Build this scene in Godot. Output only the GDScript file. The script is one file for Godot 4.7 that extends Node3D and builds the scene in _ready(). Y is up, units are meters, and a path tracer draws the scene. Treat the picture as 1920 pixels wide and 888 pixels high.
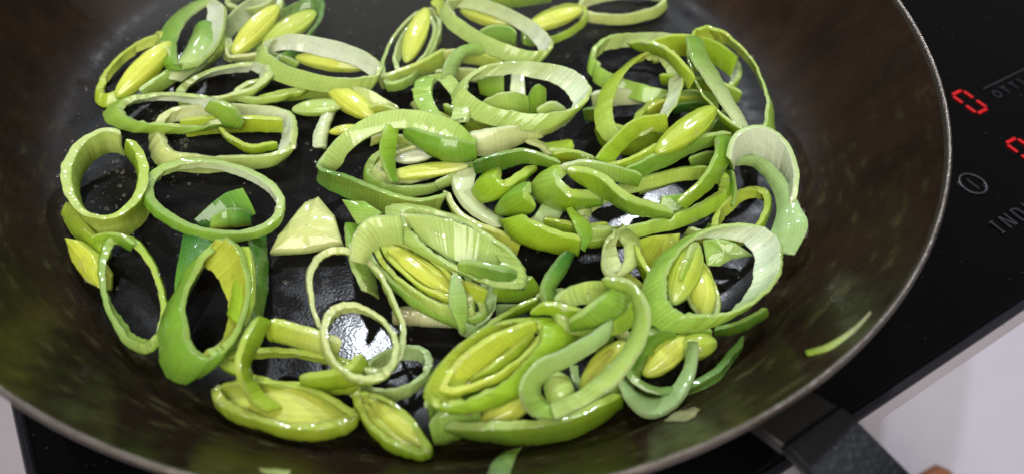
extends Node3D
# A carbon steel pan with sliced leek on an induction hob, seen close from above.

const GROUP := "sliced leek frying in the pan"
const FLOOR := 0.004            # the pan's inner floor above the hob glass (metres)
const EYE := Vector3(0.0270, 0.1702, 0.1806)
var look: Basis
var pal := {}
var wob := FastNoiseLite.new()
var mat := {}
var taken := {}

func _ready():
	# --- camera: about 17 cm above the pan floor, looking down at it
	look = Basis(Vector3.RIGHT, deg_to_rad(-51.3)) * Basis(Vector3.BACK, deg_to_rad(5.34))
	var cam := Camera3D.new(); cam.name = "camera"
	cam.transform = Transform3D(look, EYE)
	cam.fov = 35.19; cam.near = 0.01; cam.far = 20.0
	var att := CameraAttributesPhysical.new()
	att.frustum_focal_length = 37.83; att.frustum_focus_distance = 0.205; att.exposure_aperture = 12.0
	att.frustum_near = 0.01; att.frustum_far = 20.0
	cam.attributes = att
	add_child(cam)
	cam.fov = 35.19
	# --- the room's own dim light
	var e := Environment.new()
	e.background_mode = Environment.BG_COLOR
	e.background_color = Color(0.42, 0.41, 0.40)
	e.background_energy_multiplier = 0.42
	e.tonemap_mode = Environment.TONE_MAPPER_LINEAR
	e.tonemap_exposure = 1.24
	e.volumetric_fog_enabled = true; e.volumetric_fog_density = 0.0
	e.sdfgi_enabled = true; e.ssao_enabled = true; e.ssil_enabled = true
	var we := WorldEnvironment.new(); we.name = "room_light"; we.environment = e; add_child(we)
	# --- lamps: the cooker hood's spots behind the pan and an added broad fill light on the camera's side
	lamp("hood_lamp", Vector3(-0.13, 0.62, -0.27), Vector3(0, 0, 0), 0.036, 0.22, Color(0.93, 0.96, 1.0))
	lamp("hood_lamp", Vector3(0.20, 0.62, -0.50), Vector3(0, 0, 0), 0.036, 0.33, Color(0.93, 0.96, 1.0))
	lamp("hood_lamp", Vector3(-0.56, 0.62, -0.76), Vector3(0, 0, 0), 0.036, 0.2, Color(0.93, 0.96, 1.0))
	lamp("front_fill", Vector3(0.05, 1.25, 1.05), Vector3(0, 0, 0), 1.1, 3.7, Color(1.0, 0.965, 0.92))
	wob.seed = 7; wob.frequency = 1.0; wob.noise_type = FastNoiseLite.TYPE_SIMPLEX_SMOOTH
	make_materials()
	make_setting()
	make_pan()
	make_leeks()
	make_small_things()
	make_steam()

func lamp(called: String, at: Vector3, to: Vector3, size: float, energy: float, c: Color):
	var l := AreaLight3D.new(); l.name = called
	l.area_size = Vector2(size, size); l.light_energy = energy; l.light_color = c
	l.shadow_enabled = true; l.area_range = 6.0; l.area_attenuation = 2.0
	add_child(l, true)
	l.look_at_from_position(at, to, Vector3(0.1, 0.3, 1).normalized())

# ------------------------------------------------------------------ helpers
func pan_y(r: float) -> float:      # height of the pan's inner surface at a radius
	var p := [0.0, FLOOR, 0.100, FLOOR, 0.106, 0.0043, 0.113, 0.0062, 0.119, 0.0112, 0.1245, 0.0185, 0.132, 0.031, 0.1390, 0.0445, 0.15, 0.0665]
	var k := 0
	while k < p.size() - 4 and r > p[k + 2]: k += 2
	return lerpf(p[k + 1], p[k + 3], (r - p[k]) / (p[k + 2] - p[k]))

func ray(x: float, y: float) -> Vector3:
	return look * Vector3((x - 960.0) / 1400.0, -(y - 444.0) / 1400.0, -1.0)

func on(x: float, y: float, h: float) -> Vector3:    # the place h millimetres above the pan floor along a line of sight of the survey photo
	var d := ray(x, y)
	var t := (FLOOR + h * 0.001 - EYE.y) / d.y
	var p := EYE + d * t
	var n := 0
	while n < 500 and p.y < pan_y(Vector2(p.x, p.z).length()) + 0.0006:
		t *= 0.9988; p = EYE + d * t; n += 1
	return p

func plane(x: float, y: float, h: float) -> Vector3:  # the same on a level h metres high, without the pan
	var d := ray(x, y)
	return EYE + d * ((h - EYE.y) / d.y)

func keep_up(p: Vector3) -> Vector3:
	return Vector3(p.x, maxf(p.y, pan_y(Vector2(p.x, p.z).length()) + 0.0004), p.z)

func numbered(called: String) -> String:
	var n: int = taken.get(called, 0)
	taken[called] = n + 1
	return called if n == 0 else "%s_%03d" % [called, n]

func lin(c: Color) -> Color:
	return c.srgb_to_linear()

func new_geom() -> Dictionary:
	return {"v": PackedVector3Array(), "c": PackedColorArray(), "u": PackedVector2Array(), "i": PackedInt32Array()}

func grid(g: Dictionary, rows: int, cols: int, at: int):   # two triangles for every cell between neighbouring vertices
	for i in rows - 1:
		for j in cols - 1:
			var a := at + i * cols + j
			var b := a + cols
			g.i.append_array(PackedInt32Array([a, b, a + 1, a + 1, b, b + 1]))

var skin := []                 # points on the leek and the way they face, for oil beads and pepper

func commit(g: Dictionary, m: Material, base: Vector3) -> ArrayMesh:
	var v: PackedVector3Array = g.v
	var idx: PackedInt32Array = g.i
	var vol := 0.0
	var mid := Vector3.ZERO
	for p in v: mid += p
	mid /= maxf(1, v.size())
	for k in range(0, idx.size(), 3):
		vol += (v[idx[k]] - mid).dot((v[idx[k + 1]] - mid).cross(v[idx[k + 2]] - mid))
	var sgn := 1.0
	if vol < 0.0: sgn = -1.0
	var nn := {}
	var nor := PackedVector3Array(); nor.resize(v.size())
	for k in range(0, idx.size(), 3):
		var n := (v[idx[k + 1]] - v[idx[k]]).cross(v[idx[k + 2]] - v[idx[k]]) * sgn
		if sgn > 0.0:
			var t := idx[k + 1]; idx[k + 1] = idx[k + 2]; idx[k + 2] = t
		for q in 3:
			var key := (v[idx[k + q]] * 2.0e6).round()
			nn[key] = nn.get(key, Vector3.ZERO) + n
	for k in v.size():
		var n: Vector3 = nn.get((v[k] * 2.0e6).round(), Vector3.UP)
		nor[k] = n.normalized() if n.length() > 1e-20 else Vector3.UP
	if m == mat.leek or m == mat.veined:
		for k in range(0, v.size(), 3):
			if nor[k].dot((EYE - v[k]).normalized()) > 0.25: skin.append([v[k], nor[k]])
	for k in v.size(): v[k] -= base
	var arr := []; arr.resize(Mesh.ARRAY_MAX)
	arr[Mesh.ARRAY_VERTEX] = v; arr[Mesh.ARRAY_NORMAL] = nor; arr[Mesh.ARRAY_INDEX] = idx
	if g.c.size(): arr[Mesh.ARRAY_COLOR] = g.c
	if g.u.size(): arr[Mesh.ARRAY_TEX_UV] = g.u
	var me := ArrayMesh.new()
	me.add_surface_from_arrays(Mesh.PRIMITIVE_TRIANGLES, arr)
	me.surface_set_material(0, m)
	return me

func base_of(g: Dictionary) -> Vector3:
	var lo: Vector3 = g.v[0]
	var hi: Vector3 = g.v[0]
	for p in g.v:
		lo = lo.min(p); hi = hi.max(p)
	return Vector3((lo.x + hi.x) / 2, lo.y, (lo.z + hi.z) / 2)

func tag(o: Node, label: String, category: String, group := ""):
	o.set_meta("label", label); o.set_meta("category", category)
	if group: o.set_meta("group", group)

func put(called: String, label: String, g: Dictionary, m: Material, group := GROUP) -> MeshInstance3D:   # a thing that is one mesh
	var base := base_of(g)
	var o := MeshInstance3D.new(); o.name = numbered(called)
	o.mesh = commit(g, m, base); o.position = base
	tag(o, label, called.replace("_", " "), group)
	add_child(o)
	return o

func thing(called: String, label: String, at: Vector3, group := "") -> Node3D:
	var o := Node3D.new(); o.name = numbered(called); o.position = at
	tag(o, label, called.replace("_", " "), group)
	add_child(o)
	return o

func part(called: String, g: Dictionary, m: Material, of: Node3D, under = null) -> MeshInstance3D:
	var o := MeshInstance3D.new(); o.name = called
	o.mesh = commit(g, m, of.position)
	(under if under else of).add_child(o, true)
	return o

func part_mesh(called: String, me: Mesh, m: Material, of: Node3D, xf: Transform3D) -> MeshInstance3D:
	var o := MeshInstance3D.new(); o.name = called; o.mesh = me; o.material_override = m
	o.transform = xf
	of.add_child(o, true)
	return o

# ------------------------------------------------------------------ leek shapes
func curve_points(flat: Array, n: int) -> PackedVector3Array:   # a smooth line through points given as x, y, h
	var p := []
	for k in range(0, flat.size(), 3): p.append(Vector3(flat[k], flat[k + 1], flat[k + 2]))
	var out := PackedVector3Array()
	var m := p.size()
	for i in n:
		var f := float(i) / (n - 1) * (m - 1)
		var k := mini(int(f), m - 2)
		var a: Vector3 = p[k - 1] if k > 0 else p[0] * 2 - p[1]
		var d: Vector3 = p[k + 2] if k + 2 < m else p[m - 1] * 2 - p[m - 2]
		out.append(p[k].cubic_interpolate(p[k + 1], a, d, f - k))
	return out

# A sheath wall: edge a to edge b, t metres thick, coloured from palette pa to pb. Each palette: outside, inside, cut.
func band(A: PackedVector3Array, B: PackedVector3Array, t: float, pa: String, pb: String, closed: bool, o := {}) -> Dictionary:
	var n := A.size()
	var g := new_geom()
	var mids := PackedVector3Array()
	var cen := Vector3.ZERO
	for i in n:
		mids.append((A[i] + B[i]) * 0.5); cen += mids[i]
	cen /= n
	var nors := PackedVector3Array()
	var vote := 0.0
	for i in n:
		var prev := mids[(i - 1 + n) % n] if closed or i > 0 else mids[i]
		var next := mids[(i + 1) % n] if closed or i < n - 1 else mids[i]
		var T := (next - prev).normalized()
		var X := (B[i] - A[i]).normalized()
		var N := T.cross(X).normalized()
		nors.append(N)
		vote += N.dot(mids[i] - cen) if closed else N.dot(EYE - mids[i]) * 0.01
	var sg := 1.0 if vote > 0 else -1.0
	if o.get("flip", false): sg = -sg
	var length := 0.0
	var along := PackedFloat32Array([0.0])
	for i in n:
		length += mids[i].distance_to(mids[(i + 1) % n]) if closed or i < n - 1 else 0.0
		along.append(length)
	var reps := maxf(1.0, roundf(length / 0.04)) if closed else length / 0.04
	var pv: float = o.get("off", fposmod(cen.x * 317.0 + cen.z * 911.0, 1.0))
	var rows := n + 1 if closed else n
	var ca: Array = pal[pa]
	var cb: Array = pal[pb]
	var phi := deg_to_rad(o.get("phi", 0.0))
	var bulge: float = o.get("bulge", 0.05)
	var fade: float = o.get("fade", 0.0)
	for r in rows:
		var i := r % n
		var f := float(r) / n if closed else float(r) / (n - 1)
		var N := nors[i] * sg
		var X := B[i] - A[i]
		var W := maxf(X.length(), 0.0004)
		X = X.normalized()
		var jig := wob.get_noise_3dv(mids[i] * 150.0) * 0.00035 + wob.get_noise_3dv(mids[i] * 420.0) * 0.0001
		var tt := t * 0.62 * (1.0 + 0.15 * wob.get_noise_3dv(mids[i] * 210.0 + Vector3(5, 3, 1)))
		if closed or o.has("oval"): tt *= 0.72 + 0.62 * pow(cos(o.get("th0", 0.0) + f * o.get("arc", TAU)), 2.0)
		var jx := wob.get_noise_3dv(mids[i] * 300.0 + Vector3(9, 9, 2)) * 0.00012 + wob.get_noise_3dv(mids[i] * 800.0) * 0.0001
		var jb := wob.get_noise_3dv(mids[i] * 260.0 + Vector3(1, 7, 4)) * 0.00025 + wob.get_noise_3dv(mids[i] * 800.0 + Vector3(4, 4, 4)) * 0.0001
		if o.get("calm", false): jig = 0.0; jx = 0.0; jb = 0.0
		if not closed:
			var ends := minf(float(r), float(n - 1 - r)) / (n - 1) * length / maxf(t, 0.001)
			tt *= clampf(0.35 + ends * 1.3, 0.35, 1.0)
		tt = minf(tt, maxf(W * 0.9, 0.0005))
		var rad := minf(0.15 * tt, 0.2 * W)
		var mix := 0.5 - 0.5 * cos(f * TAU - phi) if closed else f
		mix = clampf(mix + 0.12 * wob.get_noise_3dv(mids[i] * 120.0), 0, 1)
		if o.has("stops"):
			var sf: float = clampf(f + 0.05 * wob.get_noise_3dv(mids[i] * 120.0), 0, 0.9999) * (o.stops.size() - 1)
			ca = pal[o.stops[int(sf)]]; cb = pal[o.stops[int(sf) + 1]]; mix = sf - int(sf)
		var co := lin(ca[0].lerp(cb[0], mix))
		var ci := lin(ca[1].lerp(cb[1], mix))
		var cc := lin(ca[2].lerp(cb[2], mix))
		var u := (along[r] / maxf(length, 1e-6)) * reps + pv
		for j in 20:
			var x := 0.0
			var y := 0.0
			var col := co
			var v := 0.0
			if j < 5:
				var s := j / 4.0
				x = rad + (W - 2 * rad) * s
				v = 0.03 + 0.44 * x / W
				col = co.lerp(cc, 0.10 * absf(s - 0.5)).lerp(cc, fade * s)
			elif j == 5: x = W - 0.3 * rad; y = 0.3 * rad; v = 0.48; col = co
			elif j < 9:
				x = W; y = rad + (tt - 2 * rad) * (j - 6) / 2.0; v = 0.56 + 0.06 * (j - 6); col = co.lerp(cc, 0.5 + 0.25 * (j - 6))
			elif j == 9: x = W - 0.3 * rad; y = tt - 0.3 * rad; v = 0.70; col = ci
			elif j < 15:
				var s := (j - 10) / 4.0
				x = W - rad - (W - 2 * rad) * s; y = tt; v = 0.47 - 0.44 * s; col = ci
			elif j == 15: x = 0.3 * rad; y = tt - 0.3 * rad; v = 0.97; col = ci.lerp(cc, 0.5)
			elif j < 19:
				y = tt - rad - (tt - 2 * rad) * (j - 16) / 2.0; v = 0.90 - 0.12 * (j - 16); col = cc.lerp(co, 0.0 if j < 18 else 0.25)
			else: x = 0.3 * rad; y = 0.3 * rad; v = 0.60; col = co.lerp(cc, 0.25)
			if o.get("along", false): u = x / 0.034 + pv; v = 0.25 + 0.2 * sin(along[r] * 55.0) if v < 0.5 else v
			var arch := sin(PI * clampf(x / W, 0, 1)) * bulge * minf(W, 0.012)
			var p := A[i] + X * (x + jx * (1.0 - x / W)) + N * (arch - y + jig + jb * x / W)
			g.v.append(keep_up(p)); g.c.append(col); g.u.append(Vector2(u, v))
		# close the cross-section with a copy of its first vertex
		var first: int = g.v.size() - 20
		g.v.append(g.v[first]); g.c.append(g.c[first]); g.u.append(Vector2(u, 0.5))
	grid(g, rows, 21, 0)
	if not closed:
		for side in [0, rows - 1]:
			var at: int = side * 21
			var c := Vector3.ZERO
			for j in 20: c += g.v[at + j]
			g.v.append(c / 20.0); g.c.append(lin(ca[2] if side == 0 else cb[2])); g.u.append(Vector2(g.u[at].x, 0.75))
			var k: int = g.v.size() - 1
			for j in 20:
				g.i.append_array(PackedInt32Array([k, at + j, at + j + 1] if side == 0 else [k, at + j + 1, at + j]))
	return g

# A ring cut from a leek. Its upper rim's outline is an ellipse (cx, cy, a, b, turned by ang); t and dh in millimetres.
func ring_geom(cx: float, cy: float, a: float, b: float, ang: float, h: float, pa: String, o := {}) -> Dictionary:
	var from: float = o.get("from", 0.0)
	var to: float = o.get("to", 360.0)
	var closed := to - from >= 359.9
	var n := clampi(int((a + b) * 0.85), 60, 200)
	var c := cos(deg_to_rad(ang))
	var s := sin(deg_to_rad(ang))
	var A := PackedVector3Array()
	var B := PackedVector3Array()
	var dh: float = o.get("dh", -7.0)
	if o.has("dx") and not o.get("stand", false):        # a slanting cut: the wall leans over rather than standing upright
		h -= absf(dh) * 0.36; dh *= 0.5
	var ax := Vector3(0, dh * 0.001, 0)
	if o.has("dx"): ax = plane(cx + o.dx, cy + o.dy, FLOOR + (h + dh) * 0.001) - plane(cx, cy, FLOOR + h * 0.001)
	var sc: float = o.get("s", 1.0)
	var pw: float = o.get("pow", 0.0)      # above 0: pointed at both ends; below 0: squarer
	var ga: float = o.get("ga", 0.0)
	var gb: float = o.get("gb", 0.0)
	var seed_ := Vector3(cx * 0.37, cy * 0.53, h)
	var lean: float = o.get("lean", 1.3)
	var lphi := fposmod(cx * 0.71 + cy * 1.37, TAU)
	for i in n:
		var th := deg_to_rad(from + (to - from) * float(i) / (n if closed else n - 1))
		var x := cos(th)
		var y := sin(th)
		if pw > 0.0: y *= pow(absf(y), pw)
		elif pw < 0.0:
			var k := pow(pow(absf(x), 2.0 - pw * 4.0) + pow(absf(y), 2.0 - pw * 4.0), -1.0 / (2.0 - pw * 4.0))
			x *= k; y *= k
		var w: float = 1.0 + o.get("wob", 0.07) * wob.get_noise_3dv(seed_ + Vector3(cos(th), sin(th), 0) * 1.3)
		var q := Vector2(c * x * a - s * y * b, s * x * a + c * y * b) * w
		var hh: float = h + ga * x + gb * y + o.get("sag", 1.3) * wob.get_noise_3dv(seed_ * 1.7 + Vector3(cos(th), sin(th), 4) * 1.1)
		var p := on(cx + q.x, cy + q.y, hh)
		A.append(p)
		var cxy := on(cx, cy, h)
		var rad := (p - cxy).normalized()
		B.append(keep_up(cxy + (p - cxy) * sc + ax + rad * 0.001 * (lean * cos(th - lphi) + lean * 0.5 * sin(2.0 * th + lphi))))
	o = o.duplicate(); o.oval = true; o.th0 = deg_to_rad(from); o.arc = deg_to_rad(to - from)
	return band(A, B, o.get("t", 2.4) * 0.001, pa, o.get("pb", pa), closed, o)

func ring(label: String, cx: float, cy: float, a: float, b: float, ang: float, h: float, pa: String, o := {}):
	return put(o.get("name", "leek_ring"), label, ring_geom(cx, cy, a, b, ang, h, pa, o), mat.veined if o.get("veins", false) else mat.leek)

func strip_geom(a: Array, b: Array, t: float, pa: String, o := {}) -> Dictionary:
	var px := 0.0
	for k in range(3, a.size(), 3): px += Vector2(a[k] - a[k - 3], a[k + 1] - a[k - 2]).length()
	var n := clampi(int(px / 2.6), 26, 200)
	var A := PackedVector3Array()
	var B := PackedVector3Array()
	for p in curve_points(a, n): A.append(on(p.x, p.y, p.z))
	for p in curve_points(b, n): B.append(on(p.x, p.y, p.z))
	return band(A, B, t * 0.001, pa, o.get("pb", pa), false, o)

func strip(label: String, a: Array, b: Array, t: float, pa: String, o := {}):
	return put(o.get("name", "leek_strip"), label, strip_geom(a, b, t, pa, o), mat.veined if o.get("veins", false) else mat.leek)

# The solid, pointed inner heart of a leek, between two points (x, y, h), wide pixels across at its middle.
func core_geom(x0: float, y0: float, h0: float, x1: float, y1: float, h1: float, wide: float, pa: String, o := {}) -> Dictionary:
	var p0 := on(x0, y0, h0)
	var p1 := on(x1, y1, h1)
	var axis := (p1 - p0).normalized()
	var side := axis.cross(Vector3.UP).normalized()
	var up := side.cross(axis).normalized()
	var mid := Vector2((x0 + x1) / 2, (y0 + y1) / 2)
	var per := plane(mid.x, mid.y, FLOOR + h0 * 0.001).distance_to(plane(mid.x + 10, mid.y, FLOOR + h0 * 0.001)) / 10.0
	var w := wide * 0.5 * per * 1.12
	var hgt: float = w * o.get("flat", 0.8)
	var cut: float = o.get("cut", 2.0)
	var bend: float = o.get("bend", 0.0)
	var sharp: float = o.get("sharp", 0.52)
	var g := new_geom()
	var rows := 40
	var cols := 61
	var ca: Array = pal[pa]
	var cb: Array = pal[o.get("pb", pa)]
	for i in rows:
		var f := float(i) / (rows - 1)
		var r := pow(maxf(sin(PI * clampf(f, 0.0, 1.0)), 0.0), sharp)
		if o.get("blunt", false): r = pow(sin(PI * (0.10 + 0.80 * f)), 0.8) if i > 0 and i < rows - 1 else 0.0
		var c := p0.lerp(p1, f) + side * bend * w * sin(PI * f)
		for j in cols:
			var ph := TAU * j / (cols - 1)
			var rr := r * (1.0 + 0.05 * wob.get_noise_3dv(c * 260.0 + Vector3(cos(ph), sin(ph), 0) * 0.8) + 0.085 * (fposmod(ph * 1.3 + f * 0.5, 1.0) - 0.5) - 0.06 * smoothstep(0.86, 1.0, fposmod(ph * 1.3 + f * 0.5, 1.0)))
			var sy := sin(ph) * rr
			if sy > cut * r: sy = cut * r + (sy - cut * r) * 0.12
			g.v.append(keep_up(c + side * cos(ph) * rr * w + up * sy * hgt))
			var tone := clampf(0.5 + 0.5 * sin(ph) + 0.2 * wob.get_noise_3dv(c * 300.0), 0, 1)
			var ends := pow(absf(2 * f - 1), 2.5)
			var k1 := lin(ca[0]).lerp(lin(ca[1]), tone)
			var k2 := lin(cb[0]).lerp(lin(cb[1]), tone)
			g.c.append(k1.lerp(k2, clampf(ends, 0, 1)))
			g.u.append(Vector2(ph / TAU * 0.5 + p0.x * 71.0, 0.03 + 0.43 * f))
	grid(g, rows, cols, 0)
	return g

func core(label: String, x0: float, y0: float, h0: float, x1: float, y1: float, h1: float, wide: float, pa: String, o := {}):
	return put(o.get("name", "leek_heart"), label, core_geom(x0, y0, h0, x1, y1, h1, wide, pa, o), mat.veined if o.get("veins", false) else mat.leek)

# A flat cut of leaf with the outline x, y, h ...; t millimetres thick.
func sheet_geom(flat: Array, t: float, pa: String, o := {}) -> Dictionary:
	var edge := PackedVector3Array()
	var m := flat.size() / 3
	for k in m:
		var a := Vector3(flat[3 * k], flat[3 * k + 1], flat[3 * k + 2])
		var q := (k + 1) % m
		var b := Vector3(flat[3 * q], flat[3 * q + 1], flat[3 * q + 2])
		for s in 8: 
			var p := a.lerp(b, s / 8.0)
			edge.append(on(p.x, p.y, p.z))
	var c := Vector3.ZERO
	for p in edge: c += p
	c /= edge.size()
	var n := Vector3.ZERO
	for k in edge.size(): n += (edge[k] - c).cross(edge[(k + 1) % edge.size()] - c)
	n = n.normalized()
	if n.dot(EYE - c) < 0: n = -n
	var g := new_geom()
	var cols := edge.size() + 1
	var ca: Array = pal[pa]
	var cb: Array = pal[o.get("pb", pa)]
	var dome: float = o.get("dome", 0.6) * 0.001
	var ux := (edge[0] - c).normalized()
	ux = ux.rotated(n, deg_to_rad(o.get("grain", 90.0)))
	var vx := n.cross(ux)
	for r in 11:
		var k: float = [0.02, 0.3, 0.6, 0.85, 0.97, 1.0, 1.0, 0.96, 0.7, 0.4, 0.02][r]
		var dn: float = [0.0, 0.0, 0.0, 0.0, 0.0, 0.3, 0.7, 1.0, 1.0, 1.0, 1.0][r]
		for j in cols:
			var d := edge[j % edge.size()] - c
			var p := c + d * k + n * (dome * (1.0 - k * k) - dn * t * 0.001 + 0.0006 * wob.get_noise_3dv((c + d * k) * 170.0))
			g.v.append(keep_up(p))
			var mx := clampf(0.5 + d.dot(ux) * k / 0.012, 0, 1)
			g.c.append(lin(ca[0].lerp(cb[0], mx)).lerp(lin(ca[2].lerp(cb[2], mx)), 0.0 if r < 4 else 0.7))
			g.u.append(Vector2((d.dot(ux) * k) / 0.04 + 0.31 + c.x * 50, 0.25 + (d.dot(vx) * k) / 0.12))
	grid(g, 11, cols, 0)
	return g

func sheet(label: String, flat: Array, t: float, pa: String, o := {}):
	return put(o.get("name", "leek_leaf"), label, sheet_geom(flat, t, pa, o), mat.veined if o.get("veins", false) else mat.leek)

# Several layers of one leek that stay together: an array of [part name, geometry].
func heart(called: String, label: String, layers: Array):
	var root := thing(called, label, base_of(layers[0][1]), GROUP)
	for l in layers: part(l[0], l[1], mat.veined if l.size() > 2 else mat.leek, root)
	return root

# ------------------------------------------------------------------ materials
func noise(freq: float, seed_: int, octaves := 4, type := FastNoiseLite.TYPE_SIMPLEX_SMOOTH) -> FastNoiseLite:
	var n := FastNoiseLite.new()
	n.noise_type = type; n.seed = seed_; n.frequency = freq; n.fractal_octaves = octaves
	return n

func tex(im: Image) -> ImageTexture:
	return ImageTexture.create_from_image(im)

func make_materials():
	for d in [["g", 124, 172, 56, 172, 198, 96, 212, 220, 160], ["d", 52, 110, 36, 104, 152, 62, 164, 192, 112], ["m", 160, 194, 84, 186, 206, 116, 214, 220, 166],
			["p", 194, 210, 124, 206, 218, 144, 226, 228, 184], ["y", 184, 204, 64, 204, 214, 96, 218, 220, 124], ["Y", 214, 218, 80, 228, 230, 102, 226, 228, 132],
			["w", 222, 224, 180, 234, 232, 212, 236, 235, 218], ["t", 172, 198, 132, 190, 210, 152, 208, 220, 176], ["c", 218, 220, 148, 226, 226, 168, 228, 226, 182],
			["s", 158, 190, 78, 240, 240, 226, 232, 232, 206], ["b", 190, 180, 136, 200, 190, 146, 196, 186, 136], ["e", 158, 192, 48, 188, 204, 74, 210, 216, 128],
			["q", 186, 206, 112, 240, 239, 220, 226, 228, 180], ["r", 234, 234, 220, 150, 186, 66, 170, 200, 92], ["k", 130, 174, 58, 200, 206, 76, 204, 216, 138]]:
		for k in range(1, 10): d[k] = int(lerpf(d[k], 232.0, 0.01))
		pal[d[0]] = [Color8(d[1], d[2], d[3]), Color8(d[4], d[5], d[6]), Color8(d[1], d[2], d[3]).lerp(Color8(d[7], d[8], d[9]), 0.5)]
	# leek: lower half of the texture fine veins, upper half the grain of a cut
	var W := 512
	var H := 256
	var im := Image.create(W, H, false, Image.FORMAT_RGB8)
	var im2 := Image.create(W, H, false, Image.FORMAT_RGB8)    # the same with plainer, clear veins
	var hm := Image.create(W, H, false, Image.FORMAT_RGB8)
	var n1 := noise(0.02, 3); var n2 := noise(0.11, 4); var n3 := noise(0.05, 5)
	var vein := PackedFloat32Array(); vein.resize(W)
	for x in W:
		var ph := x / float(W) * TAU
		var wv := 0.5 + 0.5 * sin(ph * 38.0 + 1.6 * sin(ph * 3.0 + 1.0) + 1.1 * sin(ph * 7.0) + 0.5 * sin(ph * 17.0))
		vein[x] = smoothstep(0.15, 0.9, wv) * (0.75 + 0.25 * sin(ph * 5.0 + 0.7))
	for y in H:
		for x in W:
			var ph := x / float(W) * TAU
			var q := Vector2(cos(ph), sin(ph)) * 60.0
			var big := n1.get_noise_3d(q.x, q.y, y * 1.2)
			var fine := n2.get_noise_3d(q.x * 2.2, q.y * 2.2, y * 1.4)
			var blot := n3.get_noise_3d(q.x, q.y, y * 0.7 + 90)
			var c: float
			var c2: float
			var hgt: float
			if y < H / 2:
				var vv: float = vein[x] * (0.75 + 0.5 * blot)
				c = 0.95 - 0.05 * vv + 0.05 * big + 0.03 * fine
				c2 = 0.97 - 0.09 * vv + 0.04 * big + 0.03 * fine
				hgt = 0.5 - 0.08 * vv + 0.20 * big + 0.16 * fine
			else:
				c = 0.95 + 0.05 * big + 0.05 * fine
				c2 = c
				hgt = 0.5 + 0.16 * big + 0.30 * fine
			c = clampf(c, 0, 1); c2 = clampf(c2, 0, 1)
			im2.set_pixel(x, y, Color(c2 * 0.985, clampf(c2 + 0.015, 0, 1), c2 * 0.96))
			im.set_pixel(x, y, Color(c, clampf(c * 1.0 + 0.015, 0, 1), clampf(c * 0.985, 0, 1)))
			hgt = clampf(hgt, 0, 1)
			hm.set_pixel(x, y, Color(hgt, hgt, hgt))
	var m := StandardMaterial3D.new(); m.resource_name = "leek"
	m.vertex_color_use_as_albedo = true
	m.albedo_texture = tex(im)
	m.roughness = 0.42; m.metallic_specular = 0.4
	m.heightmap_enabled = true; m.heightmap_texture = tex(hm); m.heightmap_scale = 0.022
	m.clearcoat_enabled = true; m.clearcoat = 0.9; m.clearcoat_roughness = 0.09
	m.backlight_enabled = true; m.backlight = Color(0.80, 0.86, 0.52)
	m.subsurf_scatter_enabled = true; m.subsurf_scatter_strength = 0.15
	mat.leek = m
	mat.veined = m.duplicate(); mat.veined.resource_name = "veined_leek"; mat.veined.albedo_texture = tex(im2)
	# pan steel, mapped flat from above over 0.29 m: near-black floor, seasoned brown wall, olive smears of oil on the near side
	var P := 1024
	var pi_ := Image.create(P, P, false, Image.FORMAT_RGB8)
	var rr := Image.create(P, P, false, Image.FORMAT_RGB8)
	var a1 := noise(0.008, 11, 4); var a2 := noise(0.035, 12, 4); var a4 := noise(0.34, 14, 2)
	for y in P:
		for x in P:
			var q := Vector2(x - P / 2, y - P / 2)
			var r := q.length() / P * 0.29
			if r > 0.146: continue
			var ph := q.angle()
			var b := a1.get_noise_2dv(q)
			var f := a2.get_noise_2dv(q)
			var gr := a4.get_noise_2dv(q)
			var streak := a2.get_noise_3d(ph * 240.0, r * 12000.0, 300.0)   # smears that run round the wall
			var wall := smoothstep(0.108, 0.119, r + 0.004 * b + 0.002 * f)
			var brown := Color(0.022, 0.0128, 0.0074).lerp(Color(0.009, 0.0052, 0.0034), clampf(0.4 + 0.9 * b, 0, 1))
			var near := clampf(0.08 + 0.95 * sin(ph), 0, 1)       # the side where the leek has been pushed about
			var c := Color(0.007, 0.0068, 0.0068).lerp(brown, wall * clampf(0.9 + 0.25 * f, 0, 1))
			c = c.lerp(Color(0.026, 0.0235, 0.0068), wall * clampf(0.15 + 1.3 * streak + 0.6 * b, 0, 1) * near * 0.8)
			c = c.lerp(Color(0.008, 0.006, 0.005), clampf(-0.35 + 1.6 * f - 0.8 * streak, 0, 0.8) * wall * near)
			c = c.lerp(Color(0.070, 0.064, 0.030), wall * near * smoothstep(0.25, 0.6, streak + 0.3 * f) * 0.6)
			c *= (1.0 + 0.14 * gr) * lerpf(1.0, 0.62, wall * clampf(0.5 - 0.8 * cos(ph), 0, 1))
			pi_.set_pixel(x, y, c.linear_to_srgb())
			var ro := clampf(0.12 + 0.34 * smoothstep(0.092, 0.106, r + 0.003 * f) * (1.0 - 0.35 * smoothstep(0.118, 0.126, r)) * (1.0 - 0.5 * near) + 0.16 * f + 0.10 * gr + 0.14 * b, 0.12, 0.75)
			var hh := clampf(0.5 + 0.42 * gr + 0.35 * f, 0, 1)
			rr.set_pixel(x, y, Color(hh, ro, hh))
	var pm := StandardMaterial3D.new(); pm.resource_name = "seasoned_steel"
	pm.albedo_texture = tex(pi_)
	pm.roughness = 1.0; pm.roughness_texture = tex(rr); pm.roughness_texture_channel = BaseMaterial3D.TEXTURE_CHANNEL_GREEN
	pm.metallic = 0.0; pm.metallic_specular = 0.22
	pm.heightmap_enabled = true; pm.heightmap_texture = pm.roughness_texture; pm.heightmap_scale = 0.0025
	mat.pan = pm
	mat.rim = simple("rim_steel", Color(0.40, 0.37, 0.345), 0.36, 0.85)
	var rb := NoiseTexture2D.new(); rb.noise = noise(0.06, 21); rb.width = 256; rb.height = 256; rb.seamless = true
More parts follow.
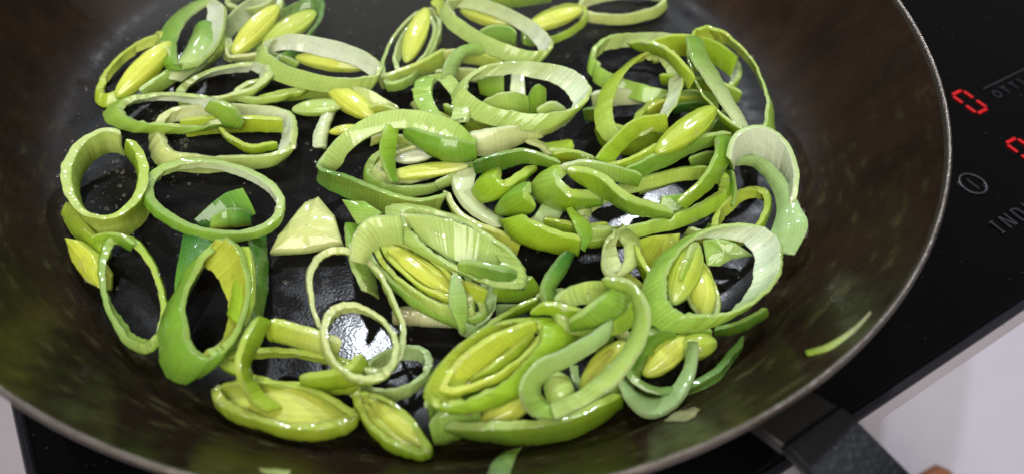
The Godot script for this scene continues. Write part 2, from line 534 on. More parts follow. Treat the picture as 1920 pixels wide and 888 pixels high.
	mat.rim.heightmap_enabled = true; mat.rim.heightmap_texture = rb; mat.rim.heightmap_scale = 0.02
	mat.rim.uv1_triplanar = true; mat.rim.uv1_scale = Vector3(60, 60, 60)
	mat.outside = simple("blackened_steel", Color(0.045, 0.04, 0.042), 0.6, 0.0)
	mat.glass = simple("hob_glass", Color(0.018, 0.017, 0.019), 0.09, 0.0)
	mat.glass.metallic_specular = 0.36
	mat.trim = simple("hob_trim", Color(0.16, 0.16, 0.19), 0.35, 0.6)
	mat.counter = simple("worktop", Color(0.57, 0.56, 0.60), 0.42, 0.0)
	var cn := NoiseTexture2D.new(); cn.noise = noise(0.02, 31, 5); cn.width = 512; cn.height = 512; cn.seamless = true
	var ramp := Gradient.new(); ramp.set_color(0, Color(0.98, 0.98, 0.98)); ramp.set_color(1, Color(1, 1, 1))
	cn.color_ramp = ramp
	mat.counter.albedo_texture = cn; mat.counter.uv1_triplanar = true; mat.counter.uv1_scale = Vector3(9, 9, 9)
	mat.print = simple("hob_print", Color(0.12, 0.12, 0.15), 0.4, 0.0)
	mat.red = simple("red_led", Color(0.25, 0.01, 0.02), 0.4, 0.0)
	mat.red.emission_enabled = true; mat.red.emission = Color(1.0, 0.03, 0.07); mat.red.emission_energy_multiplier = 0.48
	mat.iron = simple("handle_iron", Color(0.10, 0.108, 0.125), 0.38, 0.4)
	var hb := NoiseTexture2D.new(); hb.noise = noise(0.035, 41, 5); hb.width = 512; hb.height = 512; hb.seamless = true
	mat.iron.heightmap_enabled = true; mat.iron.heightmap_texture = hb; mat.iron.heightmap_scale = 0.010
	mat.iron.uv1_triplanar = true; mat.iron.uv1_scale = Vector3(28, 28, 28)
	mat.wood = simple("handle_wood", Color(0.42, 0.24, 0.13), 0.55, 0.0)
	mat.pepper = simple("pepper", Color(0.09, 0.075, 0.05), 0.7, 0.0)
	mat.dust = simple("dust", Color(0.20, 0.195, 0.20), 0.8, 0.0)
	mat.drop = StandardMaterial3D.new(); mat.drop.resource_name = "oil"
	mat.drop.albedo_color = Color(1, 0.98, 0.88, 0.03); mat.drop.roughness = 0.05
	mat.drop.transparency = BaseMaterial3D.TRANSPARENCY_ALPHA; mat.drop.metallic_specular = 0.5

func simple(called: String, c: Color, rough: float, metal: float) -> StandardMaterial3D:
	var m := StandardMaterial3D.new(); m.resource_name = called
	m.albedo_color = c; m.roughness = rough; m.metallic = metal
	return m

# ------------------------------------------------------------------ the setting and the pan
func lathe(prof: Array, segs: int, v0 := 0.0) -> Dictionary:    # prof: r, y pairs; u round, v along
	var g := new_geom()
	var m := prof.size() / 2
	var total := 0.0
	var at := [0.0]
	for k in range(1, m):
		total += Vector2(prof[2 * k] - prof[2 * k - 2], prof[2 * k + 1] - prof[2 * k - 1]).length()
		at.append(total)
	for k in m:
		for s in segs + 1:
			var ph := TAU * (s % segs) / segs
			g.v.append(Vector3(prof[2 * k] * cos(ph), prof[2 * k + 1], prof[2 * k] * sin(ph)))
			g.u.append(Vector2(s / float(segs), at[k] / total))
	grid(g, m, segs + 1, 0)
	return g

func box(size: Vector3, bevel: float) -> ArrayMesh:     # a box with chamfered edges, its middle at the origin
	var st := SurfaceTool.new(); st.begin(Mesh.PRIMITIVE_TRIANGLES)
	var h := size / 2
	var b := bevel
	var ring_ := func(y: float, i: float) -> Array:
		var x := h.x - i
		var z := h.z - i
		return [Vector3(-x + b, y, -z), Vector3(x - b, y, -z), Vector3(x, y, -z + b), Vector3(x, y, z - b), Vector3(x - b, y, z), Vector3(-x + b, y, z), Vector3(-x, y, z - b), Vector3(-x, y, -z + b)]
	var levels := [ring_.call(-h.y, b), ring_.call(-h.y + b, 0.0), ring_.call(h.y - b, 0.0), ring_.call(h.y, b)]
	st.set_smooth_group(-1)
	for l in 3:
		for k in 8:
			var a: Vector3 = levels[l][k]; var c: Vector3 = levels[l][(k + 1) % 8]
			var d: Vector3 = levels[l + 1][k]; var e: Vector3 = levels[l + 1][(k + 1) % 8]
			for p in [a, d, c, c, d, e]: st.add_vertex(p)
	for k in range(1, 7):
		for p in [levels[3][0], levels[3][k + 1], levels[3][k]]: st.add_vertex(p)
		for p in [levels[0][0], levels[0][k], levels[0][k + 1]]: st.add_vertex(p)
	st.generate_normals()
	return st.commit()

func make_setting():
	# worktop, with the hob's glass standing 4 mm above it
	var top := MeshInstance3D.new(); top.name = "worktop"
	var tm := box(Vector3(3.0, 0.04, 3.0), 0.002); top.mesh = tm
	top.material_override = mat.counter; top.position = Vector3(0, -0.0245, 0)
	top.set_meta("kind", "structure"); top.set_meta("label", "pale lavender white kitchen worktop beside the black hob")
	top.set_meta("category", "worktop")
	add_child(top)
	# the hob's front left corner, from the two edges in view
	var e1 := plane(1920, 575, 0); var e2 := plane(1622, 775, 0)
	var l1 := plane(19.7, 758, 0)
	var u := (e1 - e2).normalized()
	var v := Vector3(u.z, 0, -u.x)                      # into the hob, away from the cook
	if v.z > 0: v = -v
	var corner := e2 + u * (l1 - e2).dot(u)
	var frame := Basis(u, Vector3.UP, -v)
	var hob := thing("induction_hob", "black glass induction hob with glowing red digits under the pan", corner + u * 0.30 + v * 0.26 + Vector3(0, -0.0045, 0))
	hob.basis = frame
	part_mesh("glass_top", box(Vector3(0.596, 0.0045, 0.516), 0.0008), mat.glass, hob, Transform3D(Basis(), Vector3(0, 0.00225, 0)))
	for s in [[0.0, 0.2592, 0.600, 0.0024], [0.0, -0.2592, 0.600, 0.0024], [0.2992, 0.0, 0.0024, 0.516], [-0.2992, 0.0, 0.0024, 0.516]]:
		part_mesh("edge_trim", box(Vector3(s[2], 0.0040, s[3]), 0.0006), mat.trim, hob, Transform3D(Basis(), Vector3(s[0], 0.0020, s[1])))
	# printed marks and digits lie in the glass: hob axes x along the front edge, z towards the cook
	var to_hob := Transform3D(frame, hob.position).affine_inverse()
	var lift := 0.0049
	# first digit
	digit(hob, to_hob, Vector2(1818, 192), 0.0060, 0.0112, lift, [1, 1, 1, 1, 1, 1, 0])
	digit(hob, to_hob, Vector2(1922, 284), 0.0060, 0.0112, lift, [1, 1, 1, 1, 1, 1, 0])
	# thin printed line
	var a := to_hob * plane(1845, 169, 0); var b := to_hob * plane(1919, 131, 0)
	part_mesh("printed_line", box(Vector3(a.distance_to(b) + 0.03, 0.0003, 0.0006), 0.0001), mat.print, hob, Transform3D(Basis(), Vector3((a.x + b.x) / 2 + 0.015, lift, (a.z + b.z) / 2)))
	text(hob, "OTTI", to_hob * plane(1872, 187, 0), 0.0035, lift, 0.0026)
	text(hob, "INDUCTION", to_hob * plane(1879, 441, 0), 0.0048, lift, 0.0024)
	# on/off mark: an oval ring with a stroke in it
	var c := to_hob * plane(1824.5, 345.5, 0)
	var g := new_geom()
	for k in 41:
		var ph := TAU * (k % 40) / 40
		for q in [[1.0, 0.0], [1.0, 0.0003], [0.87, 0.0003], [0.87, 0.0], [1.0, 0.0]]:
			g.v.append(Vector3(cos(ph) * 0.0046 * q[0], q[1], sin(ph) * 0.0046 * q[0]))
	grid(g, 41, 5, 0)
	var icon := MeshInstance3D.new(); icon.name = "power_mark"; icon.mesh = commit(g, mat.print, Vector3.ZERO); icon.position = Vector3(c.x, lift - 0.0002, c.z)
	hob.add_child(icon, true)
	var bar := MeshInstance3D.new(); bar.name = "stroke"; bar.mesh = box(Vector3(0.0005, 0.0003, 0.0048), 0.0001); bar.material_override = mat.print
	icon.add_child(bar, true)

func digit(hob: Node3D, to_hob: Transform3D, at: Vector2, w: float, h: float, lift: float, lit: Array):
	var c := to_hob * plane(at.x, at.y, 0)
	var d := Node3D.new(); d.name = "red_digit"; d.position = Vector3(c.x, lift, c.z)
	hob.add_child(d, true)
	var t := 0.0011
	var slant := 0.0
	var seg := [[0.0, -h / 2, 1], [w / 2, -h / 4, 0], [w / 2, h / 4, 0], [0.0, h / 2, 1], [-w / 2, h / 4, 0], [-w / 2, -h / 4, 0], [0.0, 0.0, 1]]
	for k in 7:
		if not lit[k]: continue
		var s: Array = seg[k]
		var sz := Vector3(w - t * 1.1, 0.0004, t) if s[2] else Vector3(t * 0.9, 0.0004, h / 2 - t * 1.45)
		part_mesh("led_segment", box(sz, 0.00015), mat.red, d, Transform3D(Basis(), Vector3(s[0] + slant * s[1], 0, s[1])))

func text(hob: Node3D, said: String, at: Vector3, high: float, lift: float, spacing: float):
	var x := at.x
	var f := SystemFont.new(); f.font_names = PackedStringArray(["Droid Sans"])
	for ch in said:
		var t := TextMesh.new(); t.text = ch; t.font = f; t.font_size = 32; t.pixel_size = high / 23.0; t.depth = 0.0003
		t.horizontal_alignment = HORIZONTAL_ALIGNMENT_LEFT; t.vertical_alignment = VERTICAL_ALIGNMENT_BOTTOM
		var o := MeshInstance3D.new(); o.name = "printed_letter"; o.mesh = t; o.material_override = mat.print
		o.transform = Transform3D(Basis(Vector3.RIGHT, -PI / 2), Vector3(x, lift, at.z + high * 0.3))
		hob.add_child(o, true)
		x += t.get_aabb().size.x + spacing

func make_pan():
	var pan := thing("frying_pan", "seasoned carbon steel frying pan full of sliced leek", Vector3(0, 0.0, 0))
	# inner and outer surface in one turned body; the rim is a bright band of its own
	var inner := []
	var r := 0.0
	for k in 61:
		r = 0.1386 * k / 60.0
		inner.append_array([r, smooth_pan(r)])
	var body := lathe(inner, 220)
	for k in body.v.size(): body.u[k] = Vector2(body.v[k].x / 0.29 + 0.5, body.v[k].z / 0.29 + 0.5)
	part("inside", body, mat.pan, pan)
	var outer := [0.0, 0.0005, 0.104, 0.0005, 0.110, 0.0012, 0.1165, 0.0042, 0.1225, 0.0100, 0.128, 0.0175, 0.1345, 0.0300, 0.1396, 0.0415]
	part("outside", lathe(outer, 200), mat.outside, pan)
	var rim := [0.1386, smooth_pan(0.1386), 0.1388, 0.0447, 0.1391, 0.0451, 0.1395, 0.0453, 0.1399, 0.0451, 0.1401, 0.0447, 0.1401, 0.0438, 0.1396, 0.0415]
	part("rim", lathe(rim, 260), mat.rim, pan)
	# handle: a flat iron bar, bent below the rim, with a wooden grip
	var lb := plane(1470, 836, 0.030); var rb := plane(1578, 760, 0.030)
	var out := (lb - rb).cross(Vector3.UP).normalized()
	if out.z < 0: out = -out
	var mid := (lb + rb) / 2
	var side := (rb - lb).normalized()
	var half := lb.distance_to(rb) / 2
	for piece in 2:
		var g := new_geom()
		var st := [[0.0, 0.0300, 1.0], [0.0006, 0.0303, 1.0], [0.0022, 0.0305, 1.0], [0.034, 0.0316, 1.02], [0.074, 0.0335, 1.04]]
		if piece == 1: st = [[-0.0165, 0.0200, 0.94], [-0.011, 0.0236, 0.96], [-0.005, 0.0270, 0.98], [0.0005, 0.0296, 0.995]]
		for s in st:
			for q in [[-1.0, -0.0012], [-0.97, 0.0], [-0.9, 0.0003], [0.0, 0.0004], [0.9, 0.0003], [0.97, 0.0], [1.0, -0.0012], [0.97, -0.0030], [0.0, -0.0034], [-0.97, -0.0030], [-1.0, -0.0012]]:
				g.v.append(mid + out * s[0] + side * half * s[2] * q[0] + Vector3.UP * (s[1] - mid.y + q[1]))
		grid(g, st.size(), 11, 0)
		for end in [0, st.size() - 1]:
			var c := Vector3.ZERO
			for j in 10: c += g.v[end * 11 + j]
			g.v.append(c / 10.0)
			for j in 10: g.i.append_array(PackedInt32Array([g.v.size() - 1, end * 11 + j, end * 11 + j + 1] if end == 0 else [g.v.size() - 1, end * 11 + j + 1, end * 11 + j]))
		part("handle" if piece == 0 else "handle_shadowed_end", g, mat.iron if piece == 0 else mat.outside, pan)  # the near-black first length of the handle stands in for the rim's shadow
	# wooden grip: a rounded bar that begins just inside the frame
	var w0 := plane(1756, 869, 0.040)
	var gs := mid + out * (w0 - mid).dot(out); gs.y = 0.034
	var wg := new_geom()
	for s in [[-0.0005, 0.55], [0.0, 0.9], [0.002, 1.0], [0.03, 1.05], [0.09, 1.0], [0.115, 0.7]]:
		for k in 19:
			var ph := TAU * (k % 18) / 18
			var ex: float = signf(cos(ph)) * pow(absf(cos(ph)), 0.6)
			var ey: float = signf(sin(ph)) * pow(absf(sin(ph)), 0.7)
			wg.v.append(gs + out * s[0] + side * (half + 0.0016) * s[1] * ex + Vector3.UP * 0.0085 * s[1] * ey)
	grid(wg, 6, 19, 0)
	for end in [0, 5]:
		wg.v.append(gs + out * [-0.0005, 0.115][1 if end else 0])
		for k in 18: wg.i.append_array(PackedInt32Array([wg.v.size() - 1, end * 19 + k, end * 19 + k + 1] if end == 0 else [wg.v.size() - 1, end * 19 + k + 1, end * 19 + k]))
	part("wooden_grip", wg, mat.wood, pan)

func smooth_pan(r: float) -> float:
	return (pan_y(r - 0.003) + pan_y(r) * 2.0 + pan_y(r + 0.003)) / 4.0 if r > 0.09 and r < 0.135 else pan_y(r)

# ------------------------------------------------------------------ the leek, piece by piece, the far side first
func make_leeks():
	far_left()
	far_middle()
	far_right()
	near_left()
	middle()
	right_side()
	lower_left()
	bundle()
	lower_middle()
	lower_right()
	strands()

func far_left():
	ring("narrow folded yellow green ring at the far left end of the leek", 246, 118, 84, 27, -40, 8, "y", {"dh": -6, "t": 3.0, "pow": 0.1, "ga": 2, "dx": 2, "dy": 20})
	core("fat bright yellow leek heart beside the narrow folded yellow ring", 216, 184, 6, 322, 78, 11, 42, "Y", {"pb": "y", "flat": 0.9})
	strip("pale sheath strip standing behind the fat bright yellow heart", [300, 78, 12, 316, 92, 12, 322, 112, 10, 318, 132, 8], [308, 74, 9, 328, 90, 8, 334, 112, 7, 328, 134, 5], 1.6, "p")
	strip("pale green strip leading from the white tube piece to the arched ring", [330, 118, 8, 296, 146, 9, 262, 172, 9], [352, 140, 4, 318, 162, 4, 280, 184, 4], 2.4, "m", {"pb": "p"})
	ring("large arched green ring around the white and green tube piece", 374, 66, 74, 40, -58, 14, "g", {"pb": "q", "phi": 200, "t": 2.6, "dx": -24, "dy": 0, "dh": -7})
	strip("short white leek tube with a dark green far end", [364, 50, 8, 350, 84, 10, 330, 118, 9, 306, 146, 6], [410, 50, 9, 402, 86, 10, 376, 124, 9, 340, 154, 5], 3.0, "g", {"pb": "w", "bulge": 0.3, "name": "leek_tube"})
	strip("olive yellow sheath wall to the side of the white tube piece", [410, 56, 11, 410, 84, 11, 396, 112, 9, 380, 126, 7], [424, 62, 7, 428, 84, 6, 412, 110, 5, 386, 132, 4], 2.0, "y")
	ring("white and green ring at the top edge beside the upright yellow heart", 468, 34, 72, 32, -38, 9, "p", {"pb": "q", "phi": 180, "t": 2.4, "dh": -6})
	heart("leek_heart", "dark green pointed leek half with yellow core near the pan's far wall", [["outer_layer", ring_geom(545, 50, 80, 35, -38, 10, "d", {"pb": "g", "pow": 0.25, "t": 2.4, "dx": -2, "dy": 20, "dh": -6, "phi": 0})], ["core", core_geom(492, 88, 8, 592, 20, 11, 46, "y", {"pb": "e", "flat": 0.6})]])
	core("upright smooth yellow leek heart in front of the dark green half", 436, 102, 8, 522, 10, 13, 40, "Y", {"pb": "Y", "flat": 0.9})
	strip("thin pale L shaped sheath strip under the upright yellow heart", [420, 70, 9, 421, 96, 8, 430, 108, 8, 460, 106, 8, 500, 100, 8], [430, 72, 7, 433, 94, 6, 440, 118, 3, 464, 120, 3, 500, 114, 4], 1.8, "c")
	ring("thin pale loop at the top edge of the leek, leftmost of them", 470, -6, 50, 22, -10, 7, "p", {"t": 2.4, "dh": -5})
	ring("white ring with a green near side, left of the big white oval", 422, 152, 95, 30, -13, 11, "p", {"pb": "s", "phi": 90, "t": 3.0, "dx": -12, "dy": 18, "dh": -7, "ga": 2})
	ring("big white oval ring with a yellow leek heart lying inside it", 604, 106, 116, 35, 12, 17, "q", {"pb": "q", "t": 1.9, "dx": -10, "dy": 28, "dh": -9, "pow": 0.06})
	core("slim yellow leek heart lying inside the big white oval ring", 552, 108, 7, 690, 126, 8, 34, "Y", {"pb": "y"})
	ring("flat yellow green loop under the front of the white oval ring", 520, 160, 84, 21, -8, 9, "y", {"pb": "p", "t": 2.6, "dx": 0, "dy": 12, "dh": -4, "pow": 0.1})
	strip("pale green strip under the near edge of the white oval ring", [480, 186, 6, 540, 172, 7, 600, 164, 8, 660, 172, 8], [490, 196, 2, 540, 190, 2, 600, 186, 3, 655, 190, 3], 2.2, "e", {"pb": "p"})
	ring("arched green ring lying behind the big squared ring", 334, 206, 116, 33, 3, 13, "m", {"pb": "s", "phi": 90, "t": 2.8, "dx": -30, "dy": 16, "dh": -8, "ga": 2})
	strip("green leek end with wet highlights on the arched ring", [392, 190, 17, 418, 196, 18, 442, 210, 16, 456, 232, 12], [384, 208, 12, 405, 222, 11, 420, 240, 9, 450, 242, 8], 2.2, "m", {"pb": "g", "bulge": 0.2})
	ring("big squared pale ring with yellow strips crossing its hole", 428, 244, 133, 50, 1, 11, "q", {"pb": "c", "phi": 0, "pow": -0.28, "t": 3.0, "dx": -12, "dy": 30, "dh": -9})
	strip("straight yellow green strip crossing the big squared ring", [335, 228, 11, 400, 222, 12, 470, 222, 11, 530, 226, 10], [350, 258, 5, 400, 252, 5, 470, 248, 5, 530, 250, 5], 2.4, "y")
	strip("curved yellow strip hanging inside the big squared ring", [408, 240, 12, 432, 262, 11, 470, 276, 9, 520, 268, 8], [414, 252, 8, 436, 274, 7, 472, 288, 5, 520, 280, 5], 2.0, "y", {"pb": "e"})
	core("plump pale green leaf end beside the white stem drop", 546, 206, 7, 646, 196, 8, 36, "m", {"pb": "p", "flat": 0.6})
	core("orange yellow leek heart below the big white oval ring", 610, 156, 9, 702, 222, 8, 44, "Y", {"pb": "Y"})
	strip("pale translucent wrapper beside the orange yellow heart", [655, 158, 12, 690, 168, 12, 720, 184, 10, 748, 206, 8], [690, 214, 6, 705, 220, 5, 720, 222, 5, 744, 218, 4], 1.6, "c", {"pb": "p"})
	strip("white stem drop hanging between dark metal and green leaf", [624, 184, 8, 610, 215, 8, 594, 250, 8, 594, 276, 7], [640, 190, 6, 628, 216, 5, 617, 246, 5, 612, 280, 4], 3.2, "w", {"name": "leek_stalk", "bulge": 0.2})
	core("small yellow tip behind the large open C ring", 616, 248, 5, 672, 238, 7, 18, "Y")

func far_middle():
	heart("leek_heart", "nested onion shaped leek slice standing on the far floor", [["outer_layer", ring_geom(770, 86, 84, 40, -56, 11, "p", {"pb": "m", "pow": 0.12, "t": 2.2, "dx": 4, "dy": 18, "dh": -7})],
		["inner_layer", ring_geom(776, 80, 62, 29, -58, 11.5, "p", {"pow": 0.15, "t": 2.0, "dx": 3, "dy": 16, "dh": -6})], ["core", core_geom(760, 118, 8, 800, 14, 14, 36, "Y", {"pb": "y", "flat": 0.7})]])
	strip("straight pale strip in front of the nested leek slice", [706, 146, 9, 740, 138, 10, 790, 118, 11, 836, 92, 11], [716, 168, 3, 750, 162, 3, 800, 142, 4, 846, 120, 5], 2.4, "p", {"pb": "y"})
	ring("long cream ring slanting down between nested slice and dark floor", 940, 44, 108, 32, 24, 18, "p", {"pb": "q", "phi": 180, "t": 2.0, "dx": -20, "dy": 26, "dh": -8})
	core("yellow heart inside the long cream slanting ring", 862, 18, 8, 968, 46, 9, 34, "Y", {"pb": "y"})
	strip("small green leek piece under the long cream ring", [898, 62, 12, 925, 50, 14, 955, 52, 13, 968, 66, 11], [900, 92, 5, 925, 86, 6, 955, 86, 6, 968, 90, 5], 2.0, "g", {"bulge": 0.2})
	core("yellow tip poking out below the long cream ring", 890, 74, 8, 930, 112, 8, 26, "Y")
	strip("thin yellow strip at the top edge behind the nested slice", [808, 2, 12, 822, 14, 11, 826, 30, 9], [828, -6, 8, 840, 10, 7, 838, 30, 6], 1.8, "Y", {"pb": "y"})
	strip("bright green strip at the top edge above the yellow heart", [920, -2, 12, 960, -8, 12, 1030, -18, 12], [930, 16, 6, 975, 14, 6, 1035, 4, 6], 2.4, "e", {"pb": "g"})
	heart("leek_heart", "yellow leek heart in a thin green sleeve at the top edge", [["sleeve", ring_geom(1040, 40, 66, 26, -22, 8, "y", {"pb": "e", "pow": 0.2, "t": 1.6, "dx": 0, "dy": 12, "dh": -5})], ["core", core_geom(982, 56, 7, 1094, 16, 10, 34, "Y", {"flat": 0.7})]])
	ring("thin pale ring lying on bare floor at the top edge", 1166, 2, 84, 26, -5, 5, "p", {"pb": "c", "t": 2.0, "dh": -4})
	strip("pale yellow strip behind the glossy narrow green ribbon", [812, 100, 10, 850, 96, 11, 900, 102, 11, 945, 118, 10], [816, 128, 5, 850, 118, 6, 900, 124, 6, 945, 142, 5], 2.0, "c", {"pb": "y"})
	strip("pale strip in front of the dark slot near the ribbon", [815, 136, 8, 860, 130, 9, 920, 136, 9], [818, 152, 4, 860, 152, 4, 915, 158, 4], 2.0, "p", {"pb": "c"})
	strip("glossy narrow green ribbon bending over the pale strips", [893, 78, 14, 862, 88, 17, 840, 112, 17, 828, 148, 13], [912, 100, 11, 884, 104, 13, 864, 120, 13, 856, 152, 9], 1.5, "m", {"pb": "t", "bulge": 0.2})
	ring("big round ring, green on one side and white on the other", 992, 164, 120, 50, 4, 21, "p", {"pb": "q", "phi": 180, "t": 1.9, "dx": -34, "dy": 32, "dh": -9, "gb": -1, "veins": true})
	ring("tilted green ring with a bright wet glint on its cut edge", 846, 188, 54, 30, 62, 14, "p", {"pb": "m", "t": 2.6, "dx": -32, "dy": 8, "dh": -3, "veins": true})
	strip("yellow green band under the front of the big round ring", [770, 168, 6, 800, 196, 7, 850, 226, 7, 950, 238, 8], [776, 178, 3, 806, 214, 3, 850, 246, 2, 950, 252, 3], 2.2, "p", {"pb": "y"})
	strip("second pale green band under the front of the big round ring", [830, 196, 10, 880, 220, 10, 950, 232, 10, 1010, 232, 9], [836, 214, 5, 880, 236, 5, 950, 246, 5, 1010, 246, 5], 2.0, "m", {"pb": "p"})
	strip("white stem upright inside the big round ring", [960, 122, 10, 958, 150, 9, 955, 182, 8], [984, 122, 10, 984, 150, 9, 986, 182, 8], 3.0, "w", {"name": "leek_stalk"})
	strip("olive green inner sheath inside the big round ring", [895, 150, 10, 920, 144, 11, 945, 142, 11], [900, 178, 4, 924, 184, 4, 945, 182, 5], 2.0, "g", {"pb": "m"})
	strip("wet round green leek piece inside the big round ring", [905, 192, 10, 935, 178, 13, 965, 174, 13, 990, 180, 10], [925, 214, 4, 945, 216, 5, 970, 216, 5, 992, 214, 4], 1.6, "p", {"pb": "m", "bulge": 0.15})
	strip("folded upright green leaf inside the big round ring", [988, 184, 9, 1000, 166, 13, 1014, 160, 14, 1024, 166, 12], [992, 216, 4, 1004, 212, 4, 1016, 210, 4, 1022, 206, 4], 1.6, "g", {"pb": "m"})
	strip("pale crossing strip over the front of the big round ring", [1098, 186, 12, 1075, 215, 13, 1040, 238, 12, 1000, 250, 9], [1088, 206, 8, 1062, 232, 8, 1030, 252, 7, 1000, 262, 5], 1.8, "p", {"pb": "c"})
	strip("split white stem with wet highlights beside the C ring's tip", [880, 250, 13, 930, 243, 14, 980, 236, 13, 1012, 240, 10], [888, 294, 6, 935, 290, 6, 985, 268, 7, 1020, 258, 7], 3.0, "w", {"pb": "c", "name": "leek_stalk", "bulge": 0.15})
	strip("thin cream shred beyond the split white stem", [985, 262, 10, 1010, 272, 10, 1030, 290, 8], [996, 258, 7, 1024, 268, 7, 1040, 292, 6], 1.6, "c")
	strip("green pointed tip with yellow inside near the shiny bare floor", [1010, 272, 8, 1040, 266, 9, 1072, 262, 9, 1074, 282, 8], [1020, 302, 4, 1042, 304, 4, 1064, 306, 4, 1072, 292, 4], 2.6, "e", {"pb": "y", "bulge": 0.2})

func far_right():
	ring("wide green ring with a white end at the back of the tangle", 1252, 116, 146, 52, 9, 14, "m", {"pb": "s", "phi": 180, "t": 2.2, "dx": -14, "dy": 32, "dh": -8})
	strip("olive inner sheath wall inside the wide back ring", [1206, 84, 15, 1260, 68, 17, 1330, 74, 17, 1384, 108, 15], [1226, 120, 9, 1280, 106, 9, 1330, 116, 9, 1370, 146, 8], 2.2, "y", {"pb": "e"})
	ring("tall white and green loop reaching to the back wall of the pan", 1366, 146, 112, 58, 58, 24, "e", {"pb": "s", "phi": 180, "t": 1.7, "dx": 14, "dy": 22, "dh": -11})
	strip("green strip running down into a white foot", [1290, 66, 26, 1302, 110, 26, 1340, 165, 24, 1390, 240, 18], [1318, 72, 22, 1335, 115, 21, 1368, 170, 20, 1406, 236, 16], 2.0, "g", {"pb": "w", "fade": 0.3})
	ring("thin cream hoop with a glossy yellow green side", 1216, 172, 92, 58, -58, 22, "y", {"pb": "q", "phi": 300, "t": 1.8, "dx": -30, "dy": 22, "dh": -8, "pow": 0.05})
	strip("yellow green band lying diagonally over the cream hoop", [1176, 82, 22, 1220, 82, 25, 1262, 104, 25, 1304, 148, 22], [1196, 96, 18, 1230, 104, 20, 1262, 128, 20, 1292, 168, 18], 2.2, "g", {"pb": "y"})
	strip("short white stub with wet highlights beside the cream hoop", [1108, 178, 9, 1150, 172, 10, 1205, 170, 9], [1112, 202, 4, 1150, 200, 4, 1205, 196, 4], 3.0, "w", {"name": "leek_stalk"})
	strip("tiny dark green chip below the short white stub", [1092, 206, 7, 1112, 204, 8, 1134, 204, 7], [1096, 226, 3, 1112, 228, 3, 1134, 224, 3], 2.4, "d", {"pb": "g"})
	ring("pale green ring lying low under the cream hoop", 1280, 208, 96, 38, -12, 12, "p", {"pb": "e", "phi": 30, "t": 3.6, "dh": -7, "dx": 0, "dy": 18})
	strip("olive strip crossing behind the tilted cream hoop", [1236, 142, 16, 1290, 146, 18, 1345, 156, 18, 1392, 176, 15], [1240, 160, 11, 1290, 166, 12, 1340, 176, 12, 1384, 194, 10], 2.0, "e", {"pb": "m"})
	strip("dark green sliver low under the white foot of the strip", [1262, 200, 9, 1300, 194, 10, 1348, 198, 9], [1264, 214, 5, 1300, 210, 5, 1346, 212, 5], 1.6, "d", {"pb": "g"})
	strip("yellow strip low inside the ring under the cream hoop", [1208, 212, 9, 1240, 192, 11, 1290, 184, 11, 1340, 186, 9], [1216, 226, 4, 1250, 208, 5, 1295, 198, 6, 1340, 198, 5], 2.0, "Y", {"pb": "y"})
	strip("yellow green foot of the cream hoop with golden glints", [1124, 222, 14, 1140, 236, 14, 1180, 240, 13, 1225, 232, 12], [1122, 256, 5, 1140, 284, 3, 1185, 292, 3, 1235, 284, 3], 2.8, "e", {"pb": "y", "bulge": 0.2})
	strip("dark green sheath below the foot of the white strip", [1356, 210, 14, 1376, 220, 14, 1390, 238, 12], [1322, 262, 5, 1345, 262, 5, 1380, 262, 5], 2.2, "d", {"pb": "g"})

